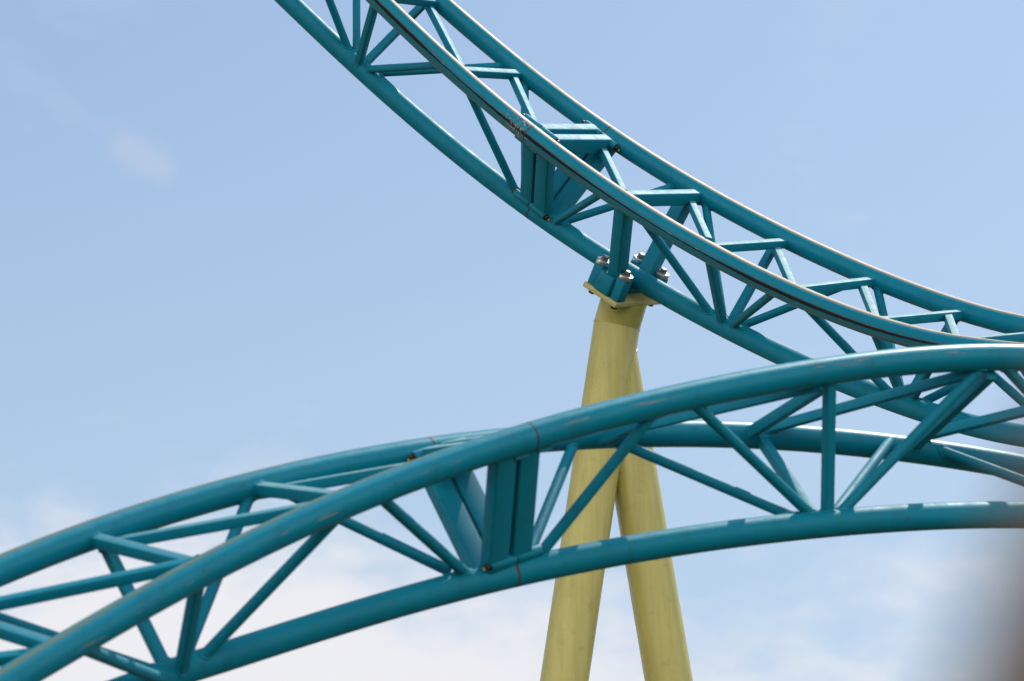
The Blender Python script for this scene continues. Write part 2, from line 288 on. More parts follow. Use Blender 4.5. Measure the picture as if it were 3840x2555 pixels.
TUBES = {
 'uF': ([[-5.0515,27.8246,19.1677],[-4.9185,27.8932,18.9661],[-4.7841,27.9589,18.7645],[-4.6484,28.0216,18.5628],[-4.5113,28.0813,18.3611],[-4.3729,28.1378,18.1595],[-4.2331,28.1911,17.9579],[-4.0919,28.2412,17.7564],[-3.9493,28.2879,17.5551],[-3.8054,28.3312,17.354],[-3.6602,28.371,17.1532],[-3.5136,28.4073,16.9526],[-3.3656,28.4399,16.7525],[-3.2164,28.4689,16.5527],[-3.0658,28.4941,16.3534],[-2.914,28.5155,16.1546],[-2.7609,28.533,15.9564],[-2.6066,28.5466,15.7589],[-2.4511,28.5562,15.562],[-2.2944,28.5617,15.366],[-2.1366,28.5632,15.1708],[-1.9776,28.5606,14.9765],[-1.8176,28.5538,14.7831],[-1.6566,28.5427,14.5909],[-1.4945,28.5275,14.3997],[-1.3316,28.508,14.2098],[-1.167,28.4825,14.0219],[-1.0018,28.4523,13.8353],[-0.8359,28.4172,13.6502],[-0.6692,28.3771,13.4668],[-0.5018,28.3317,13.2854],[-0.3335,28.2808,13.1061],[-0.1646,28.2243,12.9293],[0.005,28.1619,12.755],[0.1752,28.0937,12.5835],[0.3457,28.0194,12.4148],[0.5164,27.9391,12.2492],[0.6871,27.8527,12.0868],[0.8577,27.7602,11.9275],[1.0279,27.6616,11.7715],[1.1975,27.557,11.6188],[1.3663,27.4464,11.4695],[1.5341,27.3299,11.3235],[1.7007,27.2076,11.1811],[1.8659,27.0795,11.0421],[2.0296,26.9456,10.9069],[2.1917,26.806,10.7754],[2.3519,26.6607,10.648],[2.5102,26.5096,10.525],[2.6664,26.3526,10.4068],[2.8205,26.1897,10.294],[2.9723,26.0207,10.187],[3.1216,25.8455,10.0869],[3.2683,25.664,9.9946],[3.4122,25.4771,9.9086],[3.5537,25.2873,9.825],[3.6929,25.0938,9.7462],[3.8295,24.8967,9.6721],[3.9637,24.6962,9.6028],[4.0954,24.4924,9.5381],[4.2245,24.2857,9.478],[4.351,24.0761,9.4225],[4.475,23.8639,9.3715],[4.5964,23.6491,9.3248],[4.7152,23.4321,9.2825],[4.8314,23.2129,9.2443],[4.9451,22.9916,9.2104],[5.0563,22.7685,9.1804],[5.1649,22.5437,9.1543],[5.2711,22.3174,9.132],[5.3749,22.0895,9.1135],[5.4763,21.8603,9.0985],[5.5753,21.6299,9.0871],[5.672,21.3984,9.0791],[5.7664,21.1659,9.0743],[5.8587,20.9324,9.0728],[5.9487,20.698,9.0743],[6.0367,20.4629,9.0788],[6.1225,20.2272,9.0863],[6.2063,19.9907,9.0966],[6.2882,19.7538,9.1095]],
   [[0.83,-0.535,0.157],[0.776,-0.574,0.262],[0.747,-0.587,0.313],[0.745,-0.583,0.323],[0.738,-0.583,0.34],[0.737,-0.579,0.349],[0.729,-0.578,0.367],[0.726,-0.575,0.377],[0.723,-0.572,0.387],[0.715,-0.571,0.405],[0.711,-0.568,0.415],[0.701,-0.567,0.433],[0.697,-0.564,0.443],[0.706,-0.559,0.435],[0.694,-0.559,0.454],[0.689,-0.558,0.463],[0.683,-0.557,0.472],[0.67,-0.557,0.49],[0.663,-0.558,0.499],[0.648,-0.559,0.517],[0.64,-0.56,0.526],[0.631,-0.563,0.534],[0.613,-0.565,0.552],[0.603,-0.568,0.56],[0.61,-0.572,0.548],[0.573,-0.574,0.585],[0.561,-0.578,0.592],[0.548,-0.584,0.599],[0.526,-0.588,0.615],[0.511,-0.595,0.621],[0.496,-0.602,0.626],[0.479,-0.61,0.631],[0.453,-0.615,0.645],[0.436,-0.622,0.65],[0.399,-0.624,0.672],[0.381,-0.63,0.676],[0.362,-0.637,0.68],[0.316,-0.63,0.71],[0.297,-0.635,0.713],[0.279,-0.639,0.717],[0.26,-0.643,0.72],[0.223,-0.635,0.74],[0.197,-0.63,0.752],[0.18,-0.63,0.756],[0.146,-0.615,0.775],[0.131,-0.612,0.78],[0.118,-0.608,0.785],[0.08,-0.579,0.812],[0.07,-0.571,0.818],[0.045,-0.544,0.838],[0.039,-0.533,0.845],[0.019,-0.501,0.865],[-0.005,-0.456,0.89],[-0.004,-0.44,0.898],[0.002,-0.421,0.907],[0.009,-0.401,0.916],[0.011,-0.368,0.93],[0.022,-0.346,0.938],[0.013,-0.284,0.959],[0.029,-0.258,0.966],[0.049,-0.23,0.972],[0.063,-0.187,0.98],[0.085,-0.158,0.984],[0.125,-0.154,0.98],[0.142,-0.109,0.984],[0.173,-0.076,0.982],[0.202,-0.044,0.979],[0.227,0.004,0.974],[0.258,0.036,0.966],[0.303,0.04,0.952],[0.338,0.072,0.939],[0.362,0.117,0.925],[0.406,0.118,0.906],[0.436,0.146,0.888],[0.461,0.187,0.867],[0.498,0.185,0.847],[0.496,0.273,0.824],[0.447,0.419,0.79],[0.382,0.567,0.73],[0.401,0.547,0.735],[0.474,0.415,0.776]]),
 'uB': ([[-4.748,28.8817,19.2617],[-4.6043,28.9442,19.0684],[-4.4594,29.0039,18.8751],[-4.3132,29.0605,18.6818],[-4.1658,29.1141,18.4886],[-4.0172,29.1646,18.2955],[-3.8673,29.2119,18.1025],[-3.7162,29.2559,17.9097],[-3.5639,29.2966,17.7171],[-3.4104,29.3339,17.5248],[-3.2557,29.3678,17.3328],[-3.0999,29.3981,17.1411],[-2.9428,29.4247,16.9499],[-2.7847,29.4478,16.7591],[-2.6254,29.4671,16.5689],[-2.465,29.4826,16.3792],[-2.3036,29.4942,16.1902],[-2.1411,29.502,16.0018],[-1.9776,29.5057,15.8142],[-1.8131,29.5055,15.6274],[-1.6477,29.5012,15.4415],[-1.4814,29.4929,15.2566],[-1.3142,29.4804,15.0726],[-1.1463,29.4637,14.8897],[-0.9775,29.4428,14.708],[-0.8081,29.4177,14.5275],[-0.6373,29.3872,14.3491],[-0.466,29.3517,14.1721],[-0.2944,29.3113,13.9964],[-0.1223,29.266,13.8224],[0.0502,29.2154,13.6503],[0.2232,29.1595,13.4803],[0.3966,29.0981,13.3127],[0.5705,29.0311,13.1477],[0.7445,28.9584,12.9854],[0.9187,28.88,12.8259],[1.0929,28.796,12.6692],[1.2668,28.7063,12.5155],[1.4404,28.6112,12.3646],[1.6133,28.5106,12.2165],[1.7854,28.4047,12.0713],[1.9565,28.2937,11.9287],[2.1266,28.1777,11.7888],[2.2953,28.0568,11.6515],[2.4626,27.9311,11.5167],[2.6283,27.8008,11.3846],[2.7925,27.6658,11.2551],[2.955,27.5262,11.1285],[3.1158,27.3819,11.0049],[3.2749,27.2328,10.8849],[3.4322,27.0787,10.7689],[3.5877,26.9195,10.6576],[3.7414,26.7548,10.5519],[3.8933,26.5843,10.4529],[4.0429,26.4103,10.3566],[4.1906,26.2335,10.2623],[4.3364,26.0534,10.1716],[4.4804,25.87,10.0845],[4.6224,25.6835,10.001],[4.7625,25.494,9.9209],[4.9005,25.3016,9.8445],[5.0366,25.1064,9.7715],[5.1706,24.9085,9.7021],[5.3026,24.7081,9.6361],[5.4324,24.5052,9.5735],[5.5603,24.3001,9.5143],[5.686,24.0927,9.4584],[5.8097,23.8832,9.4058],[5.9313,23.6718,9.3564],[6.0508,23.4584,9.3102],[6.1683,23.2433,9.2672],[6.2838,23.0265,9.2272],[6.3972,22.8081,9.1902],[6.5086,22.5882,9.1561],[6.6181,22.3668,9.125],[6.7256,22.1442,9.0966],[6.8312,21.9203,9.0711],[6.9348,21.6952,9.0482],[7.0366,21.469,9.028],[7.1365,21.2417,9.0103]],
   [[0.745,-0.59,0.312],[0.748,-0.585,0.314],[0.746,-0.582,0.323],[0.739,-0.581,0.34],[0.737,-0.578,0.35],[0.735,-0.575,0.36],[0.727,-0.574,0.377],[0.724,-0.571,0.387],[0.715,-0.571,0.405],[0.711,-0.568,0.415],[0.701,-0.567,0.433],[0.709,-0.562,0.425],[0.705,-0.56,0.435],[0.694,-0.56,0.453],[0.689,-0.558,0.463],[0.676,-0.558,0.481],[0.669,-0.558,0.49],[0.655,-0.558,0.509],[0.648,-0.559,0.518],[0.655,-0.559,0.508],[0.639,-0.561,0.526],[0.631,-0.563,0.534],[0.613,-0.566,0.552],[0.603,-0.569,0.559],[0.593,-0.572,0.567],[0.573,-0.574,0.585],[0.561,-0.578,0.592],[0.548,-0.584,0.599],[0.526,-0.587,0.615],[0.512,-0.594,0.621],[0.497,-0.6,0.627],[0.472,-0.604,0.642],[0.456,-0.611,0.647],[0.44,-0.618,0.652],[0.422,-0.625,0.656],[0.396,-0.628,0.67],[0.378,-0.634,0.674],[0.341,-0.632,0.696],[0.314,-0.632,0.709],[0.295,-0.637,0.712],[0.277,-0.641,0.716],[0.26,-0.643,0.72],[0.214,-0.628,0.748],[0.197,-0.629,0.752],[0.181,-0.629,0.756],[0.166,-0.627,0.761],[0.124,-0.604,0.788],[0.111,-0.599,0.793],[0.099,-0.594,0.798],[0.088,-0.587,0.804],[0.062,-0.562,0.825],[0.046,-0.544,0.838],[0.024,-0.514,0.858],[0.021,-0.5,0.866],[-0.005,-0.456,0.89],[-0.003,-0.439,0.898],[0.002,-0.421,0.907],[0.009,-0.401,0.916],[0.009,-0.369,0.929],[0.018,-0.347,0.938],[0.023,-0.312,0.95],[0.038,-0.287,0.957],[0.055,-0.26,0.964],[0.066,-0.22,0.973],[0.087,-0.191,0.978],[0.099,-0.15,0.984],[0.124,-0.119,0.985],[0.151,-0.087,0.985],[0.183,-0.07,0.981],[0.213,-0.038,0.976],[0.24,-0.007,0.971],[0.264,0.039,0.964],[0.306,0.041,0.951],[0.338,0.072,0.939],[0.362,0.117,0.925],[0.4,0.116,0.909],[0.424,0.158,0.892],[0.453,0.184,0.872],[0.49,0.182,0.852],[0.511,0.22,0.831]]),
 'uS': ([[-6.0149,28.9424,19.1995],[-5.8657,28.994,19.0054],[-5.7154,29.0432,18.8115],[-5.5643,29.09,18.6178],[-5.4121,29.1344,18.4243],[-5.2589,29.1764,18.2309],[-5.1048,29.2158,18.0378],[-4.9498,29.2528,17.845],[-4.7938,29.2872,17.6525],[-4.6369,29.319,17.4602],[-4.4791,29.3483,17.2683],[-4.3204,29.3749,17.0768],[-4.1607,29.3989,16.8857],[-4.0002,29.4202,16.695],[-3.8389,29.4388,16.5047],[-3.6767,29.4547,16.3149],[-3.5136,29.4679,16.1256],[-3.3498,29.4784,15.9369],[-3.1851,29.4861,15.7487],[-3.0197,29.491,15.5611],[-2.8535,29.4931,15.3741],[-2.6865,29.4924,15.1878],[-2.5189,29.4888,15.0022],[-2.3505,29.4825,14.8172],[-2.1815,29.4733,14.633],[-2.011,29.4601,14.4504],[-1.8399,29.4435,14.2686],[-1.6686,29.424,14.0874],[-1.4969,29.4015,13.9069],[-1.3246,29.3756,13.7274],[-1.1515,29.3461,13.5491],[-0.9777,29.3126,13.3723],[-0.8031,29.2751,13.1972],[-0.6276,29.2331,13.0239],[-0.4512,29.1866,12.8527],[-0.274,29.1352,12.6838],[-0.096,29.0788,12.5172],[0.0825,29.0173,12.3531],[0.2615,28.9503,12.1917],[0.4408,28.8779,12.033],[0.6202,28.7999,11.8771],[0.7995,28.7163,11.724],[0.9785,28.627,11.5737],[1.1569,28.5319,11.4263],[1.3344,28.4311,11.2817],[1.5108,28.3246,11.1399],[1.6859,28.2124,11.0008],[1.8594,28.0945,10.8646],[2.0312,27.9709,10.7311],[2.2009,27.8417,10.6004],[2.3684,27.7068,10.4726],[2.5334,27.5663,10.3477],[2.6959,27.4202,10.2259],[2.8557,27.2683,10.1076],[3.0125,27.1108,9.9928],[3.1662,26.9474,9.8821],[3.3167,26.7782,9.7758],[3.4638,26.6031,9.6744],[3.6074,26.422,9.5787],[3.7472,26.2348,9.4892],[3.8832,26.0424,9.4052],[4.0161,25.8469,9.3233],[4.1458,25.6476,9.2455],[4.2724,25.4449,9.1717],[4.3958,25.2388,9.1018],[4.5159,25.0295,9.0359],[4.6329,24.8172,8.9739],[4.7466,24.6021,8.9157],[4.8571,24.3843,8.8614],[4.9644,24.1641,8.8108],[5.0685,23.9415,8.7639],[5.1695,23.7167,8.7207],[5.2674,23.49,8.681],[5.3622,23.2613,8.6447],[5.4541,23.031,8.6118],[5.5429,22.799,8.5823],[5.6289,22.5655,8.5559],[5.712,22.3307,8.5327],[5.7923,22.0946,8.5126],[5.8699,21.8574,8.4954],[5.9448,21.6192,8.4811],[6.017,21.3799,8.4697],[6.0867,21.1398,8.4609],[6.154,20.8989,8.4548],[6.2187,20.6573,8.4513],[6.2811,20.4151,8.4502],[6.3412,20.1722,8.4516]],
   [[0.83,-0.535,0.157],[0.827,-0.538,0.164],[0.776,-0.574,0.262],[0.747,-0.587,0.313],[0.745,-0.584,0.322],[0.738,-0.584,0.339],[0.736,-0.581,0.349],[0.728,-0.58,0.366],[0.736,-0.573,0.36],[0.728,-0.573,0.378],[0.725,-0.57,0.388],[0.716,-0.569,0.405],[0.712,-0.567,0.415],[0.708,-0.564,0.425],[0.697,-0.564,0.443],[0.693,-0.562,0.453],[0.694,-0.559,0.454],[0.689,-0.558,0.463],[0.676,-0.558,0.481],[0.67,-0.558,0.49],[0.663,-0.558,0.499],[0.648,-0.559,0.518],[0.64,-0.56,0.526],[0.639,-0.561,0.525],[0.63,-0.564,0.534],[0.621,-0.567,0.542],[0.603,-0.569,0.559],[0.592,-0.572,0.567],[0.573,-0.574,0.585],[0.561,-0.579,0.592],[0.548,-0.584,0.599],[0.526,-0.587,0.615],[0.512,-0.594,0.621],[0.497,-0.6,0.627],[0.472,-0.604,0.642],[0.457,-0.61,0.647],[0.44,-0.617,0.652],[0.414,-0.62,0.666],[0.397,-0.626,0.671],[0.379,-0.633,0.675],[0.362,-0.638,0.68],[0.316,-0.63,0.71],[0.297,-0.634,0.713],[0.28,-0.638,0.717],[0.253,-0.635,0.73],[0.236,-0.637,0.734],[0.219,-0.638,0.738],[0.184,-0.626,0.758],[0.159,-0.618,0.77],[0.145,-0.616,0.774],[0.131,-0.613,0.78],[0.118,-0.608,0.785],[0.08,-0.579,0.812],[0.07,-0.571,0.818],[0.062,-0.562,0.825],[0.038,-0.534,0.845],[0.025,-0.513,0.858],[0.022,-0.5,0.866],[0.005,-0.465,0.885],[-0.018,-0.417,0.909],[0.002,-0.421,0.907],[0.009,-0.401,0.916],[0.008,-0.37,0.929],[0.018,-0.347,0.938],[0.021,-0.313,0.95],[0.036,-0.288,0.957],[0.053,-0.262,0.964],[0.061,-0.223,0.973],[0.082,-0.194,0.978],[0.095,-0.152,0.984],[0.119,-0.121,0.985],[0.146,-0.09,0.985],[0.178,-0.073,0.981],[0.204,-0.042,0.978],[0.227,0.004,0.974],[0.258,0.036,0.966],[0.3,0.039,0.953],[0.322,0.082,0.943],[0.353,0.113,0.929],[0.394,0.114,0.912],[0.418,0.156,0.895],[0.457,0.155,0.876],[0.485,0.181,0.856],[0.506,0.218,0.834],[0.473,0.349,0.809],[0.411,0.503,0.76],[0.361,0.608,0.707]]),
 'lF': ([[-5.6294,14.8475,1.8651],[-5.5373,15.0007,2.0392],[-5.4425,15.1532,2.2124],[-5.3452,15.3051,2.3848],[-5.2452,15.4563,2.5563],[-5.1425,15.6067,2.7269],[-5.0372,15.7564,2.8965],[-4.9292,15.9052,3.0652],[-4.8185,16.0532,3.2328],[-4.705,16.2004,3.3993],[-4.5888,16.3467,3.5647],[-4.4699,16.4921,3.729],[-4.3482,16.6365,3.8921],[-4.2238,16.7799,4.054],[-4.0965,16.9223,4.2146],[-3.9665,17.0636,4.3739],[-3.8337,17.2039,4.5319],[-3.6982,17.343,4.6885],[-3.5599,17.481,4.8437],[-3.4188,17.6178,4.9975],[-3.2749,17.7534,5.1498],[-3.1283,17.8877,5.3005],[-2.979,18.0208,5.4497],[-2.8269,18.1525,5.5973],[-2.6722,18.2829,5.7433],[-2.5144,18.4133,5.8859],[-2.3533,18.5429,6.0256],[-2.1892,18.6689,6.1651],[-2.0221,18.7921,6.3036],[-1.8518,18.9129,6.4401],[-1.6783,19.032,6.5743],[-1.5016,19.1496,6.7055],[-1.3218,19.2661,6.8333],[-1.1388,19.3818,6.9574],[-0.9528,19.4968,7.0775],[-0.7638,19.6113,7.1935],[-0.5721,19.7253,7.3053],[-0.3778,19.839,7.4129],[-0.1811,19.9523,7.5164],[0.0179,20.0653,7.6159],[0.219,20.1779,7.7115],[0.422,20.2903,7.8034],[0.6267,20.4023,7.8918],[0.833,20.514,7.9767],[1.0407,20.6256,8.0583],[1.2498,20.737,8.1367],[1.4601,20.8483,8.2118],[1.6716,20.9597,8.2835],[1.8841,21.0713,8.3516],[2.0976,21.1834,8.4158],[2.312,21.2962,8.4757],[2.5272,21.4099,8.5306],[2.7431,21.5248,8.5799],[2.9596,21.6413,8.6227],[3.1764,21.7596,8.658],[3.3939,21.8772,8.6916],[3.6117,21.9951,8.7219],[3.8298,22.1134,8.7483],[4.0481,22.2322,8.7707],[4.2665,22.3515,8.7892],[4.4849,22.4711,8.8038],[4.7034,22.5912,8.8146],[4.9219,22.7115,8.8215],[5.1403,22.8321,8.8246],[5.3586,22.9531,8.8239],[5.5767,23.0742,8.8195],[5.7945,23.1956,8.8114],[6.0121,23.3172,8.7997],[6.2294,23.4389,8.7843],[6.4463,23.5607,8.7655],[6.6629,23.6827,8.7431],[6.879,23.8047,8.7173],[7.0947,23.9268,8.6881],[7.3098,24.0489,8.6555],[7.5245,24.171,8.6197],[7.7385,24.2931,8.5807],[7.952,24.4152,8.5385],[8.1649,24.5372,8.4932],[8.3772,24.6591,8.4449],[8.5888,24.781,8.3935]],
   [[-0.072,-0.697,-0.713],[-0.041,-0.702,-0.711],[0.002,-0.707,-0.707],[0.053,-0.712,-0.7],[0.124,-0.715,-0.689],[0.281,-0.711,-0.645],[0.61,-0.631,-0.48],[0.881,-0.433,-0.19],[0.837,-0.531,-0.13],[0.819,-0.574,-0.031],[0.762,-0.645,0.051],[0.689,-0.717,0.107],[0.616,-0.766,0.183],[0.573,-0.774,0.272],[0.496,-0.802,0.334],[0.413,-0.832,0.37],[0.341,-0.841,0.42],[0.303,-0.823,0.48],[0.238,-0.822,0.517],[0.195,-0.809,0.554],[0.138,-0.802,0.581],[0.088,-0.793,0.602],[0.062,-0.765,0.641],[0.007,-0.762,0.648],[-0.015,-0.733,0.681],[-0.033,-0.705,0.709],[-0.073,-0.689,0.721],[-0.109,-0.675,0.73],[-0.143,-0.659,0.738],[-0.156,-0.63,0.761],[-0.165,-0.604,0.78],[-0.195,-0.588,0.785],[-0.201,-0.562,0.802],[-0.21,-0.534,0.819],[-0.228,-0.511,0.829],[-0.239,-0.478,0.845],[-0.227,-0.436,0.871],[-0.238,-0.399,0.885],[-0.257,-0.369,0.893],[-0.267,-0.33,0.905],[-0.263,-0.29,0.92],[-0.271,-0.25,0.929],[-0.287,-0.22,0.932],[-0.271,-0.173,0.947],[-0.284,-0.146,0.948],[-0.298,-0.119,0.947],[-0.277,-0.082,0.958],[-0.287,-0.06,0.956],[-0.274,-0.033,0.961],[-0.282,-0.018,0.959],[-0.267,0.004,0.964],[-0.251,0.024,0.968],[-0.244,0.035,0.969],[-0.201,0.061,0.978],[-0.191,0.067,0.979],[-0.179,0.069,0.981],[-0.166,0.07,0.984],[-0.139,0.075,0.987],[-0.135,0.063,0.989],[-0.103,0.062,0.993],[-0.081,0.051,0.995],[-0.07,0.027,0.997],[-0.042,0.007,0.999],[0.005,-0.009,1.0],[0.061,-0.034,0.998],[0.07,-0.091,0.994],[0.139,-0.131,0.982],[0.155,-0.209,0.966],[0.24,-0.268,0.933],[0.264,-0.366,0.892],[0.358,-0.441,0.823],[0.381,-0.547,0.745],[0.468,-0.616,0.634],[0.476,-0.705,0.526],[0.497,-0.772,0.396],[0.526,-0.801,0.286],[0.526,-0.833,0.171],[0.505,-0.859,0.083],[0.496,-0.868,-0.004],[0.487,-0.87,-0.072]]),
 'lB': ([[-6.243,15.9387,2.8498],[-6.1399,16.0807,3.0293],[-6.0342,16.2228,3.2071],[-5.9258,16.365,3.3832],[-5.8146,16.5073,3.5576],[-5.7006,16.6496,3.7301],[-5.5839,16.7919,3.9007],[-5.4643,16.9342,4.0693],[-5.3419,17.0765,4.2359],[-5.2166,17.2187,4.4004],[-5.0884,17.3608,4.5628],[-4.9573,17.5028,4.7229],[-4.8232,17.6446,4.8808],[-4.6863,17.7862,5.0362],[-4.5463,17.9276,5.1893],[-4.4035,18.0688,5.3398],[-4.2576,18.2096,5.4878],[-4.1089,18.3501,5.6331],[-3.9571,18.4902,5.7757],[-3.8025,18.6299,5.9155],[-3.6448,18.7691,6.0525],[-3.4843,18.9078,6.1866],[-3.3209,19.0459,6.3178],[-3.1546,19.1835,6.4459],[-2.9855,19.3204,6.5709],[-2.8136,19.4567,6.6929],[-2.6387,19.5924,6.8111],[-2.4602,19.727,6.9252],[-2.2782,19.8603,7.0352],[-2.093,19.9925,7.1411],[-1.9046,20.1235,7.2427],[-1.7131,20.2533,7.34],[-1.5187,20.382,7.433],[-1.3215,20.5095,7.5216],[-1.1216,20.6359,7.6057],[-0.9192,20.7611,7.6853],[-0.7144,20.8853,7.7603],[-0.5073,21.0084,7.8307],[-0.2981,21.1304,7.8964],[-0.0868,21.2515,7.9573],[0.1263,21.3715,8.0134],[0.3412,21.4906,8.0648],[0.5577,21.6087,8.1113],[0.7757,21.7259,8.1529],[0.995,21.8422,8.1897],[1.2156,21.9576,8.2217],[1.4372,22.0721,8.249],[1.6599,22.1857,8.2715],[1.8834,22.2984,8.2894],[2.1077,22.4102,8.3027],[2.3327,22.5212,8.3116],[2.5582,22.6312,8.3163],[2.7842,22.7404,8.3167],[3.0106,22.8486,8.3132],[3.2374,22.956,8.3059],[3.4644,23.0623,8.2945],[3.6917,23.1676,8.279],[3.9191,23.2721,8.2602],[4.1466,23.3758,8.238],[4.3742,23.4785,8.2126],[4.6017,23.5804,8.1838],[4.8293,23.6814,8.1518],[5.0567,23.7814,8.1165],[5.2841,23.8805,8.0781],[5.5113,23.9786,8.0364],[5.7383,24.0758,7.9917],[5.9651,24.1721,7.9438],[6.1917,24.2673,7.8928],[6.4179,24.3616,7.8388],[6.6438,24.4549,7.7818],[6.8694,24.5472,7.7218],[7.0945,24.6385,7.6589],[7.3193,24.7289,7.5932],[7.5435,24.8182,7.5246],[7.7674,24.9065,7.4532],[7.9907,24.9938,7.379],[8.2134,25.0802,7.3022],[8.4357,25.1655,7.2227],[8.6573,25.2499,7.1405],[8.8784,25.3332,7.0558]],
   [[0.151,-0.715,-0.683],[0.375,-0.699,-0.609],[0.695,-0.587,-0.414],[0.877,-0.448,-0.17],[0.844,-0.527,-0.1],[0.788,-0.615,-0.042],[0.762,-0.645,0.051],[0.689,-0.717,0.107],[0.62,-0.764,0.177],[0.577,-0.772,0.266],[0.505,-0.8,0.324],[0.422,-0.832,0.361],[0.381,-0.819,0.429],[0.319,-0.826,0.465],[0.246,-0.838,0.487],[0.213,-0.815,0.539],[0.158,-0.81,0.565],[0.119,-0.794,0.596],[0.071,-0.784,0.616],[0.051,-0.759,0.649],[0.007,-0.747,0.665],[-0.022,-0.728,0.686],[-0.039,-0.7,0.713],[-0.075,-0.688,0.722],[-0.111,-0.673,0.731],[-0.144,-0.658,0.739],[-0.154,-0.632,0.76],[-0.164,-0.605,0.779],[-0.192,-0.591,0.784],[-0.197,-0.567,0.8],[-0.214,-0.547,0.809],[-0.222,-0.519,0.826],[-0.229,-0.491,0.841],[-0.217,-0.45,0.866],[-0.237,-0.422,0.875],[-0.246,-0.387,0.889],[-0.255,-0.351,0.901],[-0.251,-0.311,0.917],[-0.259,-0.273,0.926],[-0.275,-0.242,0.93],[-0.291,-0.212,0.933],[-0.274,-0.167,0.947],[-0.288,-0.14,0.948],[-0.3,-0.115,0.947],[-0.278,-0.078,0.957],[-0.289,-0.057,0.956],[-0.276,-0.03,0.961],[-0.262,-0.005,0.965],[-0.268,0.005,0.963],[-0.252,0.025,0.968],[-0.222,0.047,0.974],[-0.202,0.061,0.978],[-0.192,0.067,0.979],[-0.179,0.068,0.982],[-0.166,0.068,0.984],[-0.138,0.071,0.988],[-0.106,0.071,0.992],[-0.113,0.047,0.993],[-0.076,0.04,0.996],[-0.034,0.029,0.999],[-0.004,0.009,1.0],[0.017,-0.032,0.999],[0.058,-0.069,0.996],[0.089,-0.129,0.988],[0.143,-0.184,0.973],[0.225,-0.241,0.944],[0.252,-0.343,0.905],[0.35,-0.425,0.835],[0.377,-0.539,0.753],[0.465,-0.609,0.643],[0.476,-0.705,0.526],[0.497,-0.772,0.396],[0.526,-0.804,0.277],[0.525,-0.835,0.163],[0.503,-0.861,0.069],[0.495,-0.869,-0.016],[0.487,-0.87,-0.072],[0.487,-0.87,-0.072],[0.487,-0.87,-0.072],[0.487,-0.87,-0.072]]),
 'lS': ([[-5.845,16.2798,3.2643],[-5.7166,16.4456,3.3976],[-5.5857,16.61,3.53],[-5.4521,16.773,3.6615],[-5.3158,16.9346,3.7921],[-5.1769,17.0947,3.9217],[-5.0353,17.2533,4.0503],[-4.891,17.4102,4.1778],[-4.7439,17.5655,4.3042],[-4.5942,17.7191,4.4295],[-4.4416,17.8709,4.5537],[-4.2863,18.0208,4.6766],[-4.1282,18.1689,4.7982],[-3.9673,18.3151,4.9186],[-3.8037,18.4592,5.0376],[-3.6373,18.6013,5.1552],[-3.4681,18.7413,5.2714],[-3.2962,18.8791,5.3862],[-3.1215,19.0147,5.4994],[-2.944,19.148,5.611],[-2.7639,19.279,5.7211],[-2.5811,19.4076,5.8295],[-2.3956,19.5338,5.9362],[-2.2074,19.6575,6.0412],[-2.0167,19.7787,6.1445],[-1.8234,19.8972,6.2459],[-1.6281,20.0176,6.3412],[-1.4292,20.1318,6.4367],[-1.227,20.2406,6.5316],[-1.0216,20.3447,6.6249],[-0.8133,20.4451,6.7158],[-0.6023,20.5425,6.8035],[-0.3888,20.6375,6.8878],[-0.1731,20.7308,6.9684],[0.0445,20.823,7.045],[0.2638,20.9145,7.1177],[0.4843,21.0058,7.1864],[0.7059,21.0974,7.2515],[0.9283,21.1895,7.3131],[1.1511,21.2826,7.3714],[1.3742,21.377,7.4266],[1.5973,21.473,7.479],[1.8201,21.571,7.5286],[2.0426,21.671,7.5757],[2.2645,21.7736,7.6202],[2.4856,21.8788,7.6621],[2.7058,21.987,7.7011],[2.925,22.0983,7.737],[3.143,22.213,7.7695],[3.3602,22.3298,7.7993],[3.5769,22.4479,7.8275],[3.7929,22.568,7.8535],[4.0079,22.69,7.8772],[4.2222,22.814,7.8987],[4.4355,22.94,7.9179],[4.6478,23.0678,7.935],[4.8592,23.1974,7.9498],[5.0696,23.3289,7.9624],[5.279,23.4622,7.9729],[5.4874,23.5972,7.9812],[5.6947,23.734,7.9873],[5.9009,23.8725,7.9913],[6.1061,24.0126,7.9931],[6.3101,24.1544,7.9929],[6.513,24.2978,7.9905],[6.7147,24.4427,7.9861],[6.9152,24.5892,7.9797],[7.1146,24.7372,7.9711],[7.3128,24.8867,7.9606],[7.5097,25.0376,7.9481],[7.7055,25.1899,7.9336],[7.9,25.3436,7.9172],[8.0933,25.4986,7.8989],[8.2853,25.6549,7.8786]],
